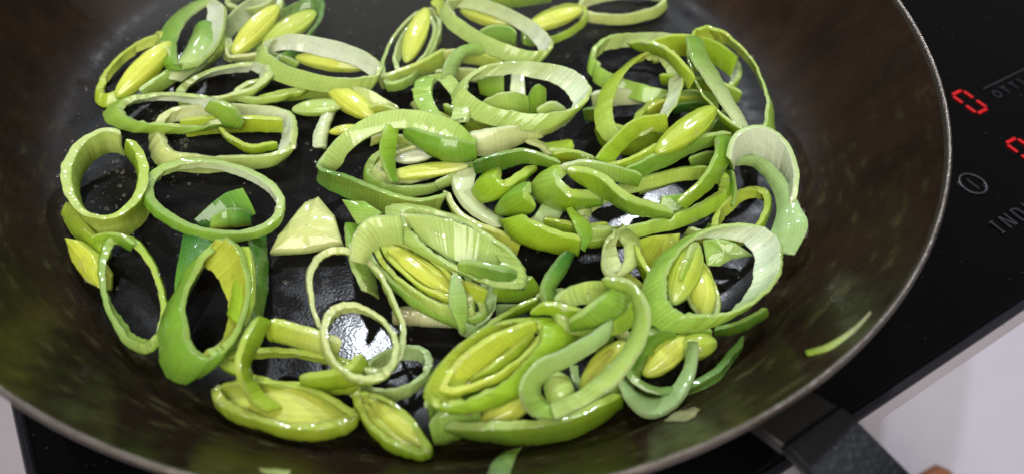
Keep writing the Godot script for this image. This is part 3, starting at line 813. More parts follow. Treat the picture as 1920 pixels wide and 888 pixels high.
func near_left():
	ring("thick open C ring with a gap, nearest the left wall", 196, 325, 62, 78, 8, 12, "e", {"pb": "p", "phi": 200, "from": -62, "to": 286, "t": 3.4, "dx": 10, "dy": 40, "dh": -9, "bulge": 0.1, "stand": true, "wob": 0.03, "lean": 0.4})
	ring("smooth round green ring lying over a dark green leaf", 401, 366, 135, 68, 9, 13, "s", {"pb": "g", "phi": -20, "t": 4.4, "dx": -4, "dy": 14, "dh": -5, "ga": 1, "s": 1.03, "lean": 0.3, "wob": 0.03, "sag": 0.5})
	strip("dark green leaf tongue seen through the smooth round ring", [362, 412, 8, 392, 384, 10, 425, 360, 11, 455, 352, 10], [392, 440, 4, 420, 420, 6, 455, 412, 6, 480, 400, 6], 2.4, "d", {"pb": "g"})
	strip("wet pale leaf end seen through the smooth round ring", [394, 412, 10, 418, 396, 12, 448, 392, 11, 470, 402, 9], [390, 434, 5, 420, 428, 6, 450, 426, 6, 472, 424, 5], 1.6, "m", {"pb": "d", "bulge": 0.3})
	strip("narrow green yellow strip at the left edge of the leek", [122, 378, 7, 140, 410, 8, 172, 446, 8, 205, 480, 7], [112, 402, 4, 130, 436, 3, 160, 466, 3, 198, 500, 3], 2.6, "y", {"pb": "e"})
	sheet("speckled yellow wedge at the left edge of the leek", [118, 444, 8, 140, 448, 9, 172, 474, 9, 190, 510, 8, 186, 542, 7, 160, 528, 6, 132, 490, 6], 4.0, "Y", {"grain": 30})
	ring("slender upright oval ring beside the tall tilted ring", 249, 552, 117, 58, 74, 12, "g", {"pb": "e", "phi": 90, "t": 3.0, "dx": 5, "dy": 2, "dh": -6, "wob": 0.06})
	strip("short green flap at the top of the slender oval ring", [168, 448, 9, 190, 440, 10, 222, 442, 11, 250, 460, 11], [176, 466, 5, 196, 462, 6, 222, 460, 7, 244, 472, 7], 2.0, "e", {"pb": "g"})
	strip("dark green sheath running up under the smooth round ring", [342, 438, 8, 334, 480, 9, 326, 530, 9, 328, 566, 8], [420, 440, 8, 392, 476, 9, 366, 520, 9, 346, 572, 7], 3.0, "d", {"pb": "g", "bulge": 0.1, "along": true})
	ring("tall tilted ring with a broad green wall and yellow inside", 405, 560, 116, 62, 102, 18, "k", {"pb": "k", "phi": 90, "t": 3.0, "dx": -44, "dy": 44, "dh": -6, "bulge": 0.08, "stand": true})
	strip("broad yellow sheath standing on the inside of the tall tilted ring", [432, 466, 15, 424, 500, 14, 432, 545, 14, 424, 590, 13], [466, 462, 17, 472, 505, 17, 470, 560, 17, 452, 612, 16], 2.2, "y", {"pb": "e", "bulge": 0.1})
	strip("thin dark green sheath along the far side of the tall ring", [466, 440, 9, 480, 490, 10, 478, 550, 10, 466, 610, 10], [500, 440, 6, 504, 500, 5, 500, 560, 5, 486, 620, 4], 2.4, "d", {"pb": "m", "along": true})
	strip("pale wet sheath between the tall ring and the yellow stem", [470, 575, 11, 440, 610, 12, 415, 645, 12, 388, 668, 11], [488, 612, 6, 470, 650, 6, 450, 680, 5, 400, 682, 6], 2.2, "t", {"pb": "m"})
	sheet("cream triangular leaf cut with clustered wet glints", [504, 474, 4, 520, 440, 6, 572, 378, 7, 597, 368, 8, 626, 402, 8, 641, 455, 6, 570, 470, 4], 3.0, "c", {"pb": "c", "grain": 75, "dome": 1.5})

func middle():
	strip("large open C ring with a dark green band along its near side", [893, 262, 14, 850, 225, 18, 770, 205, 19, 700, 214, 18, 640, 252, 16, 606, 298, 14, 606, 314, 15, 650, 326, 16, 715, 352, 16, 780, 370, 15, 838, 360, 12], [884, 302, 11, 826, 262, 15, 760, 241, 16, 700, 252, 15, 655, 285, 12, 636, 316, 9, 602, 336, 8, 645, 362, 8, 710, 390, 7, 780, 412, 6, 820, 404, 5], 2.4, "m", {"stops": ["m", "p", "p", "p", "d", "g", "m"], "name": "leek_ring", "veins": true})
	strip("narrow bright green strip standing upright inside the open C ring", [722, 234, 17, 716, 270, 17, 720, 305, 15, 736, 342, 11], [750, 234, 15, 744, 270, 14, 742, 305, 12, 748, 342, 9], 2.0, "e", {"pb": "g"})
	heart("leek_heart", "pale yellow cored leek slice lying inside the open C ring", [["outer_layer", ring_geom(790, 304, 106, 46, -6, 9, "p", {"pb": "m", "pow": 0.1, "t": 3.2, "dh": -6, "dx": 0, "dy": 18})], ["inner_layer", ring_geom(788, 300, 84, 30, -8, 9.5, "c", {"pow": 0.15, "t": 2.6, "dh": -5, "dx": 0, "dy": 10})], ["core", core_geom(715, 330, 7, 880, 310, 10, 30, "Y", {"pb": "c", "flat": 0.6})], ["milky_middle", core_geom(738, 300, 7, 815, 288, 8, 26, "w", {"flat": 0.6})]])
	strip("glossy green leaf with beaded oil at the tip of the C ring", [757, 236, 16, 800, 252, 18, 850, 262, 18, 893, 272, 15], [764, 262, 11, 800, 290, 11, 850, 306, 10, 892, 302, 9], 2.4, "g", {"pb": "g", "bulge": 0.25})
	strip("dark green ribbon arching over the first green tube", [886, 306, 15, 930, 292, 18, 985, 284, 19, 1052, 306, 17], [890, 326, 11, 935, 322, 12, 985, 308, 14, 1046, 318, 14], 2.2, "d", {"pb": "g"})
	strip("white curved stem dotted with glints, hugging the green tubes", [848, 318, 9, 852, 350, 9, 880, 388, 9, 940, 424, 8], [896, 314, 8, 890, 352, 7, 908, 384, 6, 952, 412, 5], 3.0, "w", {"pb": "w", "name": "leek_stalk", "along": true})
	strip("glossy green leek tube under the dark green ribbon", [936, 312, 14, 929, 330, 15, 942, 348, 15, 968, 342, 15, 1008, 312, 14], [908, 326, 10, 883, 356, 8, 896, 382, 5, 945, 364, 9, 1006, 322, 12], 4.0, "e", {"pb": "e", "name": "leek_tube", "bulge": 0.15})
	strip("short green tube piece between two larger green tubes", [993, 340, 18, 982, 357, 18, 986, 374, 17, 1005, 390, 14], [968, 351, 14, 930, 386, 9, 933, 405, 5, 986, 400, 8], 4.0, "g", {"pb": "e", "name": "leek_tube", "bulge": 0.15})
	strip("broad striped green tube with a white cut mouth", [1060, 308, 23, 1041, 330, 22, 1049, 353, 21, 1074, 370, 20, 1130, 373, 18], [1022, 320, 18, 993, 346, 14, 1008, 381, 8, 1056, 394, 7, 1130, 384, 13], 4.0, "s", {"stops": ["e", "s", "s", "e", "g"], "name": "leek_tube", "bulge": 0.15, "veins": true})
	strip("green sheath edge running on from the white cut mouth", [1052, 312, 23, 1095, 304, 24, 1150, 312, 23, 1205, 330, 20], [1050, 330, 20, 1095, 324, 20, 1150, 340, 18, 1195, 350, 15], 2.0, "w", {"pb": "g", "veins": true})
	strip("green strip with a yellow cut edge crossing the white mouth", [1062, 320, 25, 1114, 328, 26, 1172, 374, 25, 1264, 403, 20], [1072, 336, 21, 1125, 370, 19, 1182, 402, 17, 1257, 413, 16], 3.6, "e", {"pb": "g", "along": true})
	strip("half round green trough in front of the short tube piece", [975, 402, 15, 995, 418, 16, 1040, 438, 16, 1090, 452, 14], [932, 412, 9, 960, 448, 6, 1020, 466, 5, 1084, 472, 4], 2.6, "e", {"pb": "e", "name": "leek_tube", "bulge": 0.25})
	strip("slim olive strip behind the half round green trough", [1020, 410, 11, 1060, 420, 12, 1110, 430, 11], [1015, 428, 6, 1055, 440, 6, 1105, 448, 6], 2.0, "y", {"pb": "e"})
	strip("milky translucent stem under the broad striped tube", [1016, 382, 11, 1004, 404, 11, 990, 420, 10], [1060, 388, 9, 1048, 412, 8, 1030, 428, 7], 2.6, "t", {"pb": "w", "name": "leek_stalk"})
	strip("thin green sliver standing on its point beside the trough", [1062, 390, 16, 1078, 425, 14, 1092, 468, 10], [1072, 388, 16, 1110, 428, 13, 1098, 472, 9], 1.4, "e", {"pb": "g", "name": "leek_sliver"})
	strip("long pale yellow strip with a rounded end on bare floor", [830, 358, 9, 852, 398, 9, 895, 424, 9, 945, 440, 9, 976, 458, 7], [838, 378, 5, 860, 420, 4, 900, 448, 3, 945, 476, 3, 970, 478, 3], 2.8, "c", {"pb": "Y", "along": true})
	strip("yellow green ribbon rising from the tubes towards the bud", [1118, 298, 20, 1150, 262, 22, 1192, 226, 23, 1250, 214, 22], [1146, 312, 17, 1176, 276, 18, 1212, 250, 18, 1254, 250, 16], 2.2, "e", {"pb": "y"})
	core("bright green bud shaped leek heart with a wet glint", 1228, 288, 20, 1342, 200, 22, 46, "e", {"pb": "e", "bend": 0.15})
	strip("thin tail strip leading from the bud shaped heart", [1236, 268, 21, 1210, 286, 21, 1170, 304, 20, 1130, 312, 19], [1246, 284, 18, 1215, 302, 17, 1172, 320, 16, 1132, 326, 16], 2.0, "y", {"pb": "e"})
	strip("long straight green strip below the bud shaped heart", [1176, 318, 19, 1230, 292, 20, 1300, 262, 21, 1372, 250, 19], [1188, 338, 14, 1240, 318, 14, 1308, 284, 15, 1372, 264, 15], 2.4, "g", {"pb": "m"})
	strip("green strip bending down from the long straight strip", [1346, 254, 22, 1346, 290, 23, 1318, 340, 22, 1272, 382, 19], [1378, 258, 19, 1372, 300, 18, 1338, 350, 17, 1286, 392, 15], 2.2, "g", {"pb": "e"})
	ring("long flat ring with striped front, across the middle of the tangle", 1224, 370, 146, 44, -15, 16, "p", {"pb": "e", "phi": 180, "t": 3.2, "dx": -6, "dy": 26, "dh": -7, "pow": -0.05, "ga": 1, "veins": true})
	strip("green strip behind the bent strip, near the white lined ring", [1292, 300, 13, 1325, 288, 14, 1365, 288, 13], [1298, 318, 8, 1330, 308, 8, 1366, 306, 8], 1.6, "m", {"pb": "g"})
	sheet("small square green leaf cut inside the long flat ring", [1240, 368, 12, 1280, 362, 13, 1290, 382, 12, 1280, 400, 10, 1232, 402, 9], 2.0, "g", {"pb": "m", "grain": 20})

func right_side():
	strip("white lined ring at the right edge of the tangle", [1372, 300, 23, 1376, 268, 25, 1398, 246, 27, 1432, 240, 27, 1466, 262, 25, 1486, 306, 22, 1488, 346, 20, 1480, 384, 16], [1378, 318, 17, 1386, 300, 17, 1406, 290, 18, 1432, 298, 17, 1456, 322, 15, 1469, 346, 14, 1474, 366, 13, 1474, 388, 12], 2.6, "r", {"name": "leek_ring"})
	strip("grey green translucent leaf curving along the right wall", [1368, 294, 15, 1420, 292, 18, 1468, 330, 18, 1500, 385, 17, 1516, 425, 16, 1490, 478, 13], [1372, 312, 12, 1412, 314, 14, 1446, 352, 14, 1456, 395, 13, 1444, 440, 12, 1442, 474, 10], 1.4, "t", {"pb": "t", "name": "leek_leaf", "bulge": 0.15, "along": true})
	ring("small yellow green ring leaning on the translucent leaf", 1390, 400, 66, 40, -38, 14, "e", {"pb": "y", "t": 2.8, "dx": 0, "dy": 12, "dh": -7})
	strip("short green strip behind the small leaning ring", [1372, 318, 13, 1376, 350, 13, 1374, 386, 11], [1360, 320, 9, 1358, 350, 9, 1360, 384, 8], 1.8, "g")
	ring("big striped ring, white on the side towards the right wall", 1357, 506, 119, 82, -24, 26, "m", {"pb": "s", "phi": 160, "t": 2.0, "dx": -40, "dy": 30, "dh": -10, "bulge": 0.08, "veins": true})
	core("rounded green bud inside the big striped ring", 1262, 572, 17, 1306, 452, 20, 52, "e", {"pb": "m", "sharp": 0.6})
	strip("narrow green fold rising from the rounded green bud", [1300, 455, 23, 1290, 490, 23, 1276, 526, 21], [1316, 462, 19, 1306, 500, 18, 1296, 545, 16], 1.8, "p", {"pb": "e"})
	heart("leek_heart", "yellow leek half with pale layers inside the big striped ring", [["outer_layer", ring_geom(1316, 545, 66, 30, 74, 14, "p", {"pb": "y", "t": 2.6, "pow": 0.1, "dx": 0, "dy": 12, "dh": -7})], ["core", core_geom(1306, 490, 12, 1326, 596, 12, 44, "Y", {"pb": "y", "flat": 0.5})]])
	sheet("pale grey green leaf scrap behind the big striped ring", [1318, 452, 14, 1345, 446, 16, 1380, 456, 16, 1415, 480, 14, 1372, 486, 12, 1350, 500, 11, 1326, 498, 11], 1.6, "t", {"pb": "m", "grain": 30})
	ring("small pale yellow curl hanging off the long flat ring", 1150, 480, 44, 23, 100, 17, "c", {"pb": "p", "t": 2.0, "dx": 22, "dy": -6, "dh": -5, "bulge": 0.1})
	sheet("yellow leek scrap between long flat ring and striped ring", [1192, 448, 10, 1230, 440, 12, 1276, 436, 13, 1268, 478, 11, 1244, 506, 10, 1208, 500, 8], 3.0, "Y", {"pb": "y", "grain": 0})
	strip("green sheath strip standing against the big striped ring", [1188, 460, 15, 1200, 490, 16, 1220, 525, 16, 1240, 550, 14], [1190, 490, 8, 1206, 524, 7, 1226, 556, 7, 1244, 566, 8], 2.2, "y", {"pb": "e"})
	strip("yellow strip under the small pale curl", [1165, 510, 9, 1190, 528, 10, 1225, 560, 9], [1158, 526, 5, 1180, 546, 5, 1215, 578, 4], 2.4, "Y", {"pb": "y"})
	strip("dark tipped green strip standing by the shiny bare floor", [1064, 470, 18, 1038, 500, 18, 1020, 538, 17, 1030, 586, 14], [1080, 478, 15, 1060, 516, 15, 1042, 546, 14, 1048, 590, 11], 2.4, "d", {"pb": "m", "bulge": 0.15})

func lower_left():
	ring("large thin walled cream hoop, tallest of the linked hoops", 668, 582, 116, 70, 64, 17, "c", {"pb": "p", "phi": 0, "t": 2.2, "dx": 6, "dy": 4, "dh": -6, "from": 88, "to": 388})
	ring("yellow tinged hoop leaning against the tall cream hoop", 674, 640, 84, 62, 46, 21, "p", {"pb": "c", "phi": 0, "t": 2.3, "dx": -8, "dy": 16, "dh": -7})
	ring("small milky ring lying beside the linked hoops", 742, 690, 72, 40, -18, 9, "t", {"pb": "p", "t": 2.4, "dx": -3, "dy": 18, "dh": -7})
	ring("flat green oval ring in front of the yellow stem", 548, 688, 142, 37, 5, 12, "e", {"pb": "y", "phi": 180, "t": 3.2, "dx": 2, "dy": 14, "dh": -6})
	strip("thick yellow green end of the flat oval ring", [680, 664, 16, 660, 690, 18, 620, 706, 16, 560, 710, 13], [688, 690, 9, 672, 718, 7, 630, 728, 6, 570, 724, 7], 2.8, "y", {"pb": "e", "bulge": 0.15})
	strip("thick yellow stem lying towards the linked hoops", [500, 602, 16, 550, 616, 17, 600, 632, 17, 640, 646, 15], [506, 640, 9, 550, 650, 9, 596, 664, 9, 630, 676, 8], 3.0, "y", {"pb": "c", "name": "leek_stalk", "bulge": 0.15})
	strip("yellow curl dropping from the stem into the boat shaped half", [486, 592, 21, 462, 640, 22, 452, 690, 20, 468, 740, 15, 500, 772, 12], [508, 600, 17, 488, 650, 16, 472, 690, 15, 492, 730, 12, 530, 764, 10], 2.4, "e", {"pb": "y"})
	heart("leek_heart", "boat shaped yellow leek half with granular cut face", [["outer_layer", ring_geom(530, 757, 142, 42, 9, 14, "y", {"pb": "y", "pow": 0.35, "t": 3.0, "dx": 4, "dy": 28, "dh": -9, "bulge": 0.25, "s": 0.82})], ["core", core_geom(424, 744, 8, 652, 776, 8, 86, "Y", {"pb": "y", "flat": 0.42, "cut": 0.55, "sharp": 0.7})]])
	heart("leek_heart", "pointed yellow leek half with a narrow slit on bare floor", [["outer_layer", ring_geom(732, 790, 92, 34, 38, 13, "e", {"pb": "y", "pow": 0.3, "t": 2.8, "dx": 4, "dy": 20, "dh": -8, "bulge": 0.2, "s": 0.85})], ["core", core_geom(666, 752, 9, 786, 846, 8, 36, "y", {"pb": "Y", "flat": 0.7, "sharp": 0.8})], ["second_leaf", core_geom(690, 746, 10, 804, 842, 9, 32, "Y", {"pb": "y", "flat": 0.7, "sharp": 0.8})]])

func bundle():
	strip("pale brownish white stem lying below the big layered bundle", [735, 584, 7, 790, 582, 8, 870, 586, 8], [738, 608, 3, 790, 612, 3, 865, 616, 3], 4.0, "b", {"pb": "w", "name": "leek_stalk", "bulge": 0.25})
	heart("leek_heart", "big layered bundle of nested green and yellow sheaths", [["outer_layer", ring_geom(790, 508, 140, 52, 34, 15, "m", {"pb": "m", "pow": 0.15, "t": 2.4, "dx": -2, "dy": 14, "dh": -8, "bulge": 0.15})],
		["middle_layer", ring_geom(790, 508, 118, 40, 34, 16, "p", {"pb": "y", "pow": 0.2, "t": 2.2, "dh": -6, "dx": 0, "dy": 14})], ["inner_layer", ring_geom(792, 506, 98, 28, 34, 17, "Y", {"pb": "y", "pow": 0.25, "t": 2.0, "dh": -6, "dx": 0, "dy": 10})], ["core", core_geom(708, 452, 13, 876, 566, 12, 40, "Y", {"pb": "y", "flat": 0.8})]])
	strip("pale outer sheath wall at the back of the layered bundle", [648, 416, 13, 656, 460, 13, 668, 505, 12, 690, 545, 11], [690, 420, 10, 694, 465, 8, 702, 510, 6, 712, 560, 4], 2.4, "g", {"pb": "p", "veins": true})
	strip("striped arch over the upper end of the layered bundle", [660, 490, 20, 664, 446, 22, 694, 410, 24, 752, 404, 23], [684, 496, 16, 700, 472, 17, 722, 460, 17, 756, 458, 17], 1.8, "c", {"pb": "p", "bulge": 0.12, "veins": true})
	sheet("striped green leaf plate topping the layered bundle", [640, 374, 16, 682, 376, 18, 712, 396, 18, 706, 412, 17, 668, 420, 15], 2.0, "g", {"pb": "p", "grain": 110, "veins": true})
	ring("wet striped half tube with a white lip on the layered bundle", 876, 466, 134, 46, 30, 22, "p", {"pb": "m", "phi": 180, "pow": 0.1, "t": 2.6, "dx": -36, "dy": -8, "dh": -6, "name": "leek_tube", "veins": true})
	strip("striped inside wall of the wet half tube", [752, 398, 23, 822, 406, 22, 900, 436, 20, 985, 508, 16], [786, 440, 16, 836, 478, 15, 890, 502, 14, 975, 530, 13], 2.0, "p", {"pb": "m", "flip": true, "veins": true})
	strip("dark green tube tip with oil beads on the layered bundle", [858, 494, 21, 900, 498, 23, 950, 510, 23, 986, 522, 19], [864, 516, 16, 900, 524, 16, 940, 538, 15, 978, 542, 13], 2.4, "m", {"pb": "d", "bulge": 0.25, "name": "leek_tube"})
	strip("striped green wedge pointing out of the layered bundle", [1000, 520, 17, 966, 538, 17, 924, 544, 15], [1020, 548, 10, 976, 566, 8, 930, 566, 8], 2.4, "g", {"pb": "e", "veins": true})
	strip("folded translucent sliver over the end of the bundle", [846, 516, 20, 842, 548, 19, 846, 580, 17, 868, 626, 12], [856, 512, 20, 872, 545, 18, 878, 580, 15, 874, 624, 11], 1.0, "t", {"pb": "m", "name": "leek_sliver"})
	ring("thin translucent curl behind the folded sliver", 900, 572, 44, 28, -62, 15, "t", {"pb": "t", "t": 1.2, "dx": -12, "dy": 8, "dh": -6})
	strip("yellow sheath end beside the thin translucent curl", [862, 528, 16, 890, 536, 17, 914, 548, 16], [866, 556, 11, 886, 566, 11, 906, 572, 11], 2.0, "Y", {"pb": "y"})
	strip("faint translucent skin between bundle and pointed wedge", [930, 572, 8, 975, 572, 9, 1010, 558, 9], [930, 596, 4, 970, 592, 4, 1004, 578, 5], 1.2, "t", {"name": "leek_leaf"})

func lower_middle():
	heart("leek_heart", "large open yellow leek half showing its nested leaves", [["outer_layer", ring_geom(906, 678, 130, 54, -33, 23, "e", {"pb": "e", "phi": 0, "pow": 0.1, "t": 2.6, "dx": 58, "dy": 8, "dh": -9, "bulge": 0.12})],
		["middle_layer", ring_geom(924, 668, 118, 36, -32, 21, "y", {"pb": "Y", "pow": 0.22, "t": 2.2, "dx": 0, "dy": 14, "dh": -6})], ["core", core_geom(842, 738, 13, 1004, 628, 16, 54, "Y", {"pb": "y", "flat": 0.6})], ["yellow_leaf", strip_geom([826, 720, 17, 880, 664, 22, 940, 628, 24, 1006, 604, 22], [866, 724, 12, 915, 690, 15, 962, 650, 17, 1002, 624, 18], 2.2, "Y", {"pb": "y", "bulge": 0.2})], ["inner_leaf", strip_geom([870, 726, 14, 920, 690, 19, 965, 655, 20, 1002, 622, 20], [900, 728, 10, 946, 704, 12, 980, 676, 13, 1000, 640, 15], 1.8, "y", {"pb": "y"})]])
	strip("thin green outer strip sweeping round the large open half", [1010, 560, 14, 950, 592, 15, 880, 640, 15, 824, 700, 14, 800, 765, 11], [1000, 580, 10, 944, 608, 11, 885, 656, 11, 842, 710, 9, 820, 780, 6], 2.0, "e", {"pb": "m", "along": true})
	strip("green striped sheath under the near end of the open half", [800, 742, 12, 840, 722, 13, 880, 728, 12, 905, 738, 10], [804, 790, 3, 836, 782, 4, 868, 772, 4, 892, 758, 4], 2.4, "m", {"pb": "g", "bulge": 0.15})
	strip("green folded strip by the pointed yellow half", [804, 800, 10, 830, 776, 12, 868, 764, 12, 902, 778, 10], [814, 836, 3, 842, 832, 3, 880, 814, 4, 905, 800, 5], 2.4, "m", {"pb": "m", "bulge": 0.25})
	strip("pale strip leading away from the green folded strip", [872, 776, 12, 905, 750, 13, 945, 728, 13, 985, 716, 12], [888, 792, 7, 920, 766, 8, 955, 744, 8, 985, 732, 8], 2.0, "b", {"pb": "m"})
	core("smooth yellow leek heart under the loop of the S ribbon", 896, 802, 8, 1004, 738, 10, 48, "Y", {"pb": "Y"})
	strip("long green bottom ribbon with a pale upper edge", [832, 806, 11, 900, 806, 14, 980, 804, 15, 1060, 790, 15, 1120, 766, 14, 1168, 742, 12], [838, 814, 8, 900, 828, 6, 980, 836, 5, 1060, 826, 5, 1120, 802, 5, 1168, 764, 6], 3.4, "m", {"pb": "e", "along": true})
	strip("small wet pale green scrap at the bottom of the pan", [978, 838, 7, 945, 846, 7, 922, 866, 6, 914, 888, 5], [972, 848, 4, 962, 862, 4, 956, 880, 3, 950, 892, 2], 1.6, "m", {"pb": "t"})
	ring("striped green ring on top of the lower tangle", 1112, 562, 78, 36, -6, 23, "p", {"pb": "e", "phi": 180, "t": 3.0, "dx": 4, "dy": 30, "dh": -7, "veins": true})
	strip("broad striped green wall of the ring on the lower tangle", [1150, 540, 27, 1128, 560, 28, 1100, 585, 27, 1068, 608, 24], [1182, 560, 22, 1172, 585, 21, 1135, 610, 19, 1070, 624, 17], 2.2, "m", {"pb": "g", "bulge": 0.1, "veins": true})
	strip("yellow green pointed wedge below the striped green ring", [994, 588, 20, 1022, 572, 23, 1060, 578, 23, 1110, 592, 22], [996, 590, 19, 1034, 592, 19, 1066, 606, 17, 1100, 612, 16], 2.0, "e", {"pb": "e"})
	strip("long S shaped pale ribbon draped over the lower tangle", [1128, 524, 29, 1180, 532, 31, 1212, 580, 31, 1204, 640, 29, 1164, 704, 26, 1108, 752, 22, 1040, 786, 18], [1146, 540, 26, 1178, 556, 27, 1188, 598, 26, 1168, 650, 25, 1130, 694, 23, 1082, 732, 21, 1030, 756, 17], 2.0, "m", {"pb": "p", "name": "leek_ribbon", "along": true, "bulge": 0.12})
	strip("round lower loop of leaf with a small dark hole", [1150, 596, 23, 1110, 626, 24, 1060, 656, 25, 1006, 684, 25, 978, 730, 23, 996, 774, 18, 1050, 788, 16], [1140, 640, 20, 1110, 662, 21, 1075, 684, 21, 1032, 706, 20, 1014, 732, 18, 1030, 752, 16, 1056, 750, 15], 1.6, "t", {"pb": "m", "name": "leek_ribbon", "bulge": 0.12, "along": true})
	core("rounded green knob behind the round lower loop", 1022, 740, 15, 1076, 724, 17, 66, "m", {"pb": "g", "blunt": true})
	core("yellow leek heart behind the S shaped ribbon", 1092, 742, 12, 1176, 640, 16, 54, "Y", {"pb": "y"})
	strip("thin see through skin strip beside the yellow heart", [1068, 686, 14, 1074, 712, 13, 1088, 736, 11], [1084, 684, 14, 1088, 708, 13, 1112, 732, 12], 0.8, "t", {"name": "leek_leaf"})
	strip("dull green leaf under the striped ring and S ribbon", [1090, 620, 15, 1120, 622, 16, 1152, 618, 15], [1096, 660, 8, 1122, 660, 8, 1150, 650, 8], 2.0, "y", {"pb": "m"})
	core("dark green sheath mass between ribbon and crescent", 1100, 776, 7, 1168, 690, 9, 60, "g", {"pb": "g", "flat": 0.6})

func lower_right():
	strip("green C shaped strip with a long dark pointed tail", [1268, 622, 14, 1222, 626, 17, 1186, 662, 17, 1192, 704, 15, 1250, 726, 14, 1330, 694, 13, 1392, 628, 12], [1270, 640, 10, 1236, 650, 11, 1216, 674, 11, 1206, 722, 7, 1252, 738, 6, 1330, 714, 6, 1390, 634, 11], 3.0, "g", {"pb": "d", "name": "leek_ribbon", "along": true})
	core("yellow leek heart inside the green C shaped strip", 1206, 704, 9, 1292, 630, 11, 46, "Y", {"pb": "y"})
	strip("milky crescent with a frosted inner face near the wall", [1162, 690, 13, 1174, 738, 15, 1214, 776, 15, 1268, 758, 15, 1296, 706, 16, 1308, 640, 17], [1172, 700, 10, 1192, 730, 11, 1228, 744, 12, 1256, 730, 13, 1280, 690, 14, 1290, 640, 15], 2.0, "t", {"pb": "t", "name": "leek_crescent", "along": true})
	core("yellow green leek piece under the near rim of the striped ring", 1262, 660, 10, 1345, 640, 12, 46, "e", {"pb": "g"})
	strip("dark green leaf edge under the big striped ring", [1340, 620, 14, 1390, 606, 15, 1440, 578, 15], [1340, 632, 10, 1390, 624, 10, 1440, 594, 10], 1.8, "d", {"pb": "g"})
	strip("olive green leek piece between S ribbon and striped ring", [1216, 556, 17, 1200, 590, 18, 1194, 630, 17, 1204, 668, 14], [1244, 580, 11, 1232, 606, 11, 1228, 636, 10, 1232, 664, 9], 2.0, "m", {"pb": "g", "bulge": 0.15})
	strip("withered cream shred stuck to the pan wall near the rim", [1511, 656, 8, 1545, 646, 9, 1578, 628, 9, 1606, 608, 9, 1632, 582, 8], [1514, 667, 7, 1550, 657, 8, 1582, 636, 8, 1609, 612, 8, 1633, 584, 8], 0.7, "y", {"stops": ["y", "c", "b"], "name": "leek_shred", "bulge": 0.1, "calm": true})
	sheet("dry beige leek flake on the pan wall below the crescent", [1244, 788, 5, 1272, 770, 5, 1300, 761, 5, 1308, 766, 5, 1300, 778, 5, 1280, 788, 5], 0.8, "b", {"pb": "b", "grain": 120, "dome": 0.2, "name": "leek_flake"})
	sheet("thin cream leek flake at the bottom edge of the pan wall", [488, 876, 5, 516, 878, 5, 545, 884, 5, 540, 890, 5, 506, 886, 5], 0.7, "c", {"grain": 100, "dome": 0.1, "name": "leek_flake"})

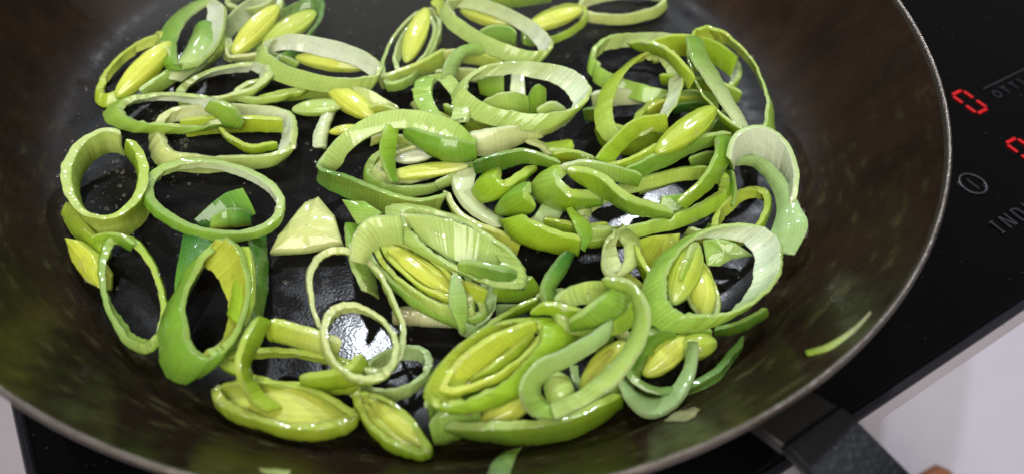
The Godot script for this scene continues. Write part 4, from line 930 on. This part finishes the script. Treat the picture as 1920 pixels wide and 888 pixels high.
# ------------------------------------------------------------------ oil beads and pepper
func make_small_things():
	var rng := RandomNumberGenerator.new(); rng.seed = 99
	# oil beads on the bare floor and wall, most of them on the far left
	var dome := new_geom()
	for i in 5:
		var f := i / 4.0 * PI / 2
		for k in 11:
			var ph := TAU * (k % 10) / 10
			dome.v.append(Vector3(cos(f) * cos(ph), sin(f) * 0.11, cos(f) * sin(ph)))
	grid(dome, 5, 11, 0)
	var mm := MultiMesh.new(); mm.transform_format = MultiMesh.TRANSFORM_3D
	var steep := new_geom()
	for p in dome.v: steep.v.append(Vector3(p.x, p.y * 3.4, p.z))
	grid(steep, 5, 11, 0)
	mm.mesh = commit(steep, mat.drop, Vector3.ZERO)
	var spots := []
	for i in 1500:
		var ph: float
		var r: float
		if i < 700:
			ph = rng.randf_range(PI * 0.83, PI * 1.25); r = rng.randf_range(0.075, 0.113)
		else:
			ph = rng.randf_range(0, TAU); r = sqrt(rng.randf()) * 0.110
		var size := 0.00018 + 0.00055 * pow(rng.randf(), 2.5)
		spots.append(Transform3D(Basis().scaled(Vector3.ONE * size), Vector3(cos(ph) * r, smooth_pan(r), sin(ph) * r)))
	mm.instance_count = spots.size()
	for i in spots.size(): mm.set_instance_transform(i, spots[i])
	var beads := MultiMeshInstance3D.new(); beads.name = "oil_beads"; beads.multimesh = mm
	beads.set_meta("kind", "stuff"); beads.set_meta("label", "tiny clear oil beads scattered over the dark pan floor"); beads.set_meta("category", "oil beads")
	add_child(beads)
	# beads of oil standing on the leek, in clusters
	var on_leek := []
	for i in 60000:
		if on_leek.size() >= 3600: break
		var s: Array = skin[rng.randi_range(0, skin.size() - 1)]
		if wob.get_noise_3dv(s[0] * 130.0 + Vector3(3, 8, 1)) < 0.0 + 0.35 * rng.randf(): continue
		var size := 0.00030 + 0.00060 * pow(rng.randf(), 2.0)
		var x: Vector3 = s[1].cross(Vector3(0.3, 0.2, 0.9)).normalized()
		on_leek.append(Transform3D(Basis(x, s[1], x.cross(s[1])).scaled_local(Vector3.ONE * size), s[0] - s[1] * 0.00003))
	var ml := MultiMesh.new(); ml.transform_format = MultiMesh.TRANSFORM_3D; ml.mesh = commit(dome, mat.drop, Vector3.ZERO)
	ml.instance_count = on_leek.size()
	for i in on_leek.size(): ml.set_instance_transform(i, on_leek[i])
	var wet := MultiMeshInstance3D.new(); wet.name = "oil_beads_on_leek"; wet.multimesh = ml
	wet.set_meta("kind", "stuff"); wet.set_meta("label", "clusters of tiny shining oil beads standing on the leek slices"); wet.set_meta("category", "oil beads")
	add_child(wet)
	# ground pepper: small angular crumbs
	var crumb := new_geom()
	for i in 3:
		for k in 6:
			var ph := TAU * (k % 5) / 5 + i * 0.4
			var r: float = [0.7, 1.0, 0.45][i] * (1.0 + 0.3 * sin(k % 5 * 2.3 + i))
			crumb.v.append(Vector3(r * cos(ph), [-0.2, 0.25, 0.8][i], r * sin(ph)))
	grid(crumb, 3, 6, 0)
	crumb.v.append(Vector3(0, 0.85, 0))
	for k in 5: crumb.i.append_array(PackedInt32Array([18, 12 + k, 13 + k]))
	var mp := MultiMesh.new(); mp.transform_format = MultiMesh.TRANSFORM_3D; mp.mesh = commit(crumb, mat.pepper, Vector3.ZERO)
	var crumbs := []
	while crumbs.size() < 110:
		var s: Array = skin[rng.randi_range(0, skin.size() - 1)]
		if s[0].z < 0.02 and rng.randf() < 0.8: continue
		var size := 0.00008 + 0.00016 * pow(rng.randf(), 3.0)
		var x: Vector3 = s[1].cross(Vector3(rng.randf(), rng.randf(), rng.randf())).normalized()
		crumbs.append(Transform3D(Basis(x, s[1], x.cross(s[1])).scaled_local(Vector3(size, size, size * 0.7)), s[0]))
	mp.instance_count = crumbs.size()
	for i in crumbs.size(): mp.set_instance_transform(i, crumbs[i])
	var md := MultiMesh.new(); md.transform_format = MultiMesh.TRANSFORM_3D; md.mesh = commit(crumb, mat.dust, Vector3.ZERO)
	md.instance_count = 150
	for i in 150:
		var at := plane(rng.randf_range(1690, 1925), rng.randf_range(-10, 640), 0) if i < 110 else plane(rng.randf_range(20, 330), rng.randf_range(800, 900), 0)
		if Vector2(at.x, at.z).length() < 0.118: at += Vector3(0.05, 0, -0.02)
		var size := 0.00005 + 0.00012 * pow(rng.randf(), 3.0)
		md.set_instance_transform(i, Transform3D(Basis(Vector3.UP, rng.randf() * TAU).scaled_local(Vector3(size * 1.8, size, size)), at + Vector3(0, 0.00025, 0)))
	var dust := MultiMeshInstance3D.new(); dust.name = "dust_specks"; dust.multimesh = md
	dust.set_meta("kind", "stuff"); dust.set_meta("label", "fine pale dust specks on the black hob glass"); dust.set_meta("category", "dust")
	add_child(dust)
	var pepper := MultiMeshInstance3D.new(); pepper.name = "ground_pepper"; pepper.multimesh = mp
	pepper.set_meta("kind", "stuff"); pepper.set_meta("label", "specks of ground black pepper on the leek slices"); pepper.set_meta("category", "pepper")
	add_child(pepper)

func make_steam():
	var m := FogMaterial.new(); m.resource_name = "steam"; m.density = 0.8; m.albedo = Color(0.86, 0.86, 0.84)
	var f := FogVolume.new(); f.name = "steam"; f.shape = RenderingServer.FOG_VOLUME_SHAPE_ELLIPSOID
	f.size = Vector3(0.20, 0.075, 0.14); f.material = m; f.position = Vector3(-0.035, 0.042, -0.045)
	f.set_meta("kind", "stuff"); f.set_meta("label", "faint steam rising over the far side of the pan"); f.set_meta("category", "steam")
	add_child(f)

func strands():      # the thin shreds between and under the larger slices
	for s in [
			["thin pale sheath running behind the long flat ring", [1196, 356, 9, 1250, 336, 10, 1310, 318, 10], [1200, 366, 6, 1254, 348, 6, 1312, 330, 6], "t", "p"],
			["short pale stub between the long flat ring and big striped ring", [1290, 428, 12, 1330, 440, 13, 1350, 470, 11], [1280, 440, 8, 1312, 456, 8, 1332, 480, 7], "p", "c"],
			["narrow lime strip lying under the small pale curl", [1100, 452, 9, 1150, 448, 10, 1200, 440, 9], [1102, 466, 5, 1150, 462, 5, 1200, 456, 5], "e", "p"],
			["short yellow strip beneath the foot of the cream hoop", [1180, 250, 10, 1230, 246, 11, 1262, 262, 9], [1176, 268, 5, 1228, 266, 5, 1262, 278, 5], "y", "e"],
			["thin green strand under the small leaning ring", [1326, 420, 9, 1362, 436, 10, 1404, 448, 9], [1322, 431, 6, 1358, 447, 6, 1400, 459, 6], "g", "m"],
			["pale strip tucked under the yellow green pointed wedge", [1036, 628, 13, 1075, 620, 14, 1112, 630, 13], [1032, 644, 9, 1072, 640, 9, 1108, 650, 9], "p", "m"],
			["cream strip peeping out beside the S shaped ribbon", [1130, 598, 16, 1160, 612, 16, 1190, 642, 14], [1122, 612, 12, 1150, 628, 11, 1176, 656, 10], "c", "p"],
			["slim green strip under the near rim of the big striped ring", [1226, 594, 13, 1280, 614, 14, 1336, 622, 13], [1222, 606, 9, 1276, 630, 8, 1334, 636, 8], "m", "g"],
			["fine pale strand between layered bundle and open leek half", [898, 612, 10, 950, 590, 11, 990, 570, 10], [903, 624, 7, 955, 602, 7, 995, 582, 7], "p", "t"],
			["cream sliver left of the tilted green ring", [780, 186, 8, 800, 212, 8, 842, 238, 7], [768, 198, 4, 788, 226, 3, 832, 252, 3], "c", "p"],
			["small pale curl inside the white end of the big round ring", [1006, 208, 12, 1035, 194, 14, 1062, 206, 11], [1010, 222, 8, 1036, 214, 8, 1060, 220, 8], "p", "t"],
			["lime strand lying low inside the big round ring", [928, 216, 8, 970, 224, 9, 1012, 224, 8], [930, 228, 5, 970, 236, 5, 1010, 236, 5], "e", "g"],
			["pale strand between yellow heart and L shaped strip", [503, 98, 7, 530, 106, 8, 560, 120, 7], [496, 110, 4, 524, 120, 4, 552, 132, 4], "p", "m"],
			["yellowish strand beside the pale translucent wrapper", [686, 204, 10, 715, 198, 11, 750, 213, 9], [690, 220, 6, 716, 216, 6, 746, 227, 5], "y", "p"],
			["cream strand behind the upright green strip in the C ring", [696, 262, 9, 722, 254, 10, 766, 260, 10], [694, 276, 5, 724, 268, 5, 766, 274, 5], "c", "p"],
			["pale strand between C ring and white curved stalk", [816, 345, 8, 850, 328, 9, 884, 306, 8], [824, 358, 4, 858, 342, 4, 892, 320, 5], "p", "m"],
			["lime strand behind the mouth of the broad striped tube", [1036, 290, 14, 1075, 286, 15, 1116, 298, 14], [1032, 304, 9, 1072, 302, 9, 1112, 312, 9], "e", "m"],
			["green strand at the corner of the flat oval ring", [598, 700, 9, 640, 712, 10, 684, 735, 9], [594, 713, 5, 636, 727, 5, 678, 748, 5], "m", "g"],
			["yellow strand in front of the open leek half's near end", [856, 742, 9, 890, 732, 10, 930, 716, 9], [862, 755, 6, 894, 746, 6, 934, 730, 6], "y", "e"],
			["dark green strand under the rounded green bud", [1228, 585, 10, 1262, 600, 11, 1300, 604, 10], [1226, 598, 6, 1260, 613, 6, 1298, 617, 6], "d", "g"],
			["pale green strand crossing below the dark tipped strip", [1004, 560, 13, 1030, 548, 14, 1062, 545, 13], [1006, 573, 9, 1034, 561, 9, 1064, 557, 9], "p", "m"],
			["lime strand beside the half round green trough", [1088, 436, 11, 1112, 424, 12, 1140, 418, 11], [1092, 449, 7, 1116, 437, 7, 1144, 430, 7], "e", "y"]]:
		strip(s[0], s[1], s[2], 1.6, s[3], {"pb": s[4], "bulge": 0.15, "along": s[3] in ["p", "m", "t"], "name": "leek_strand"})
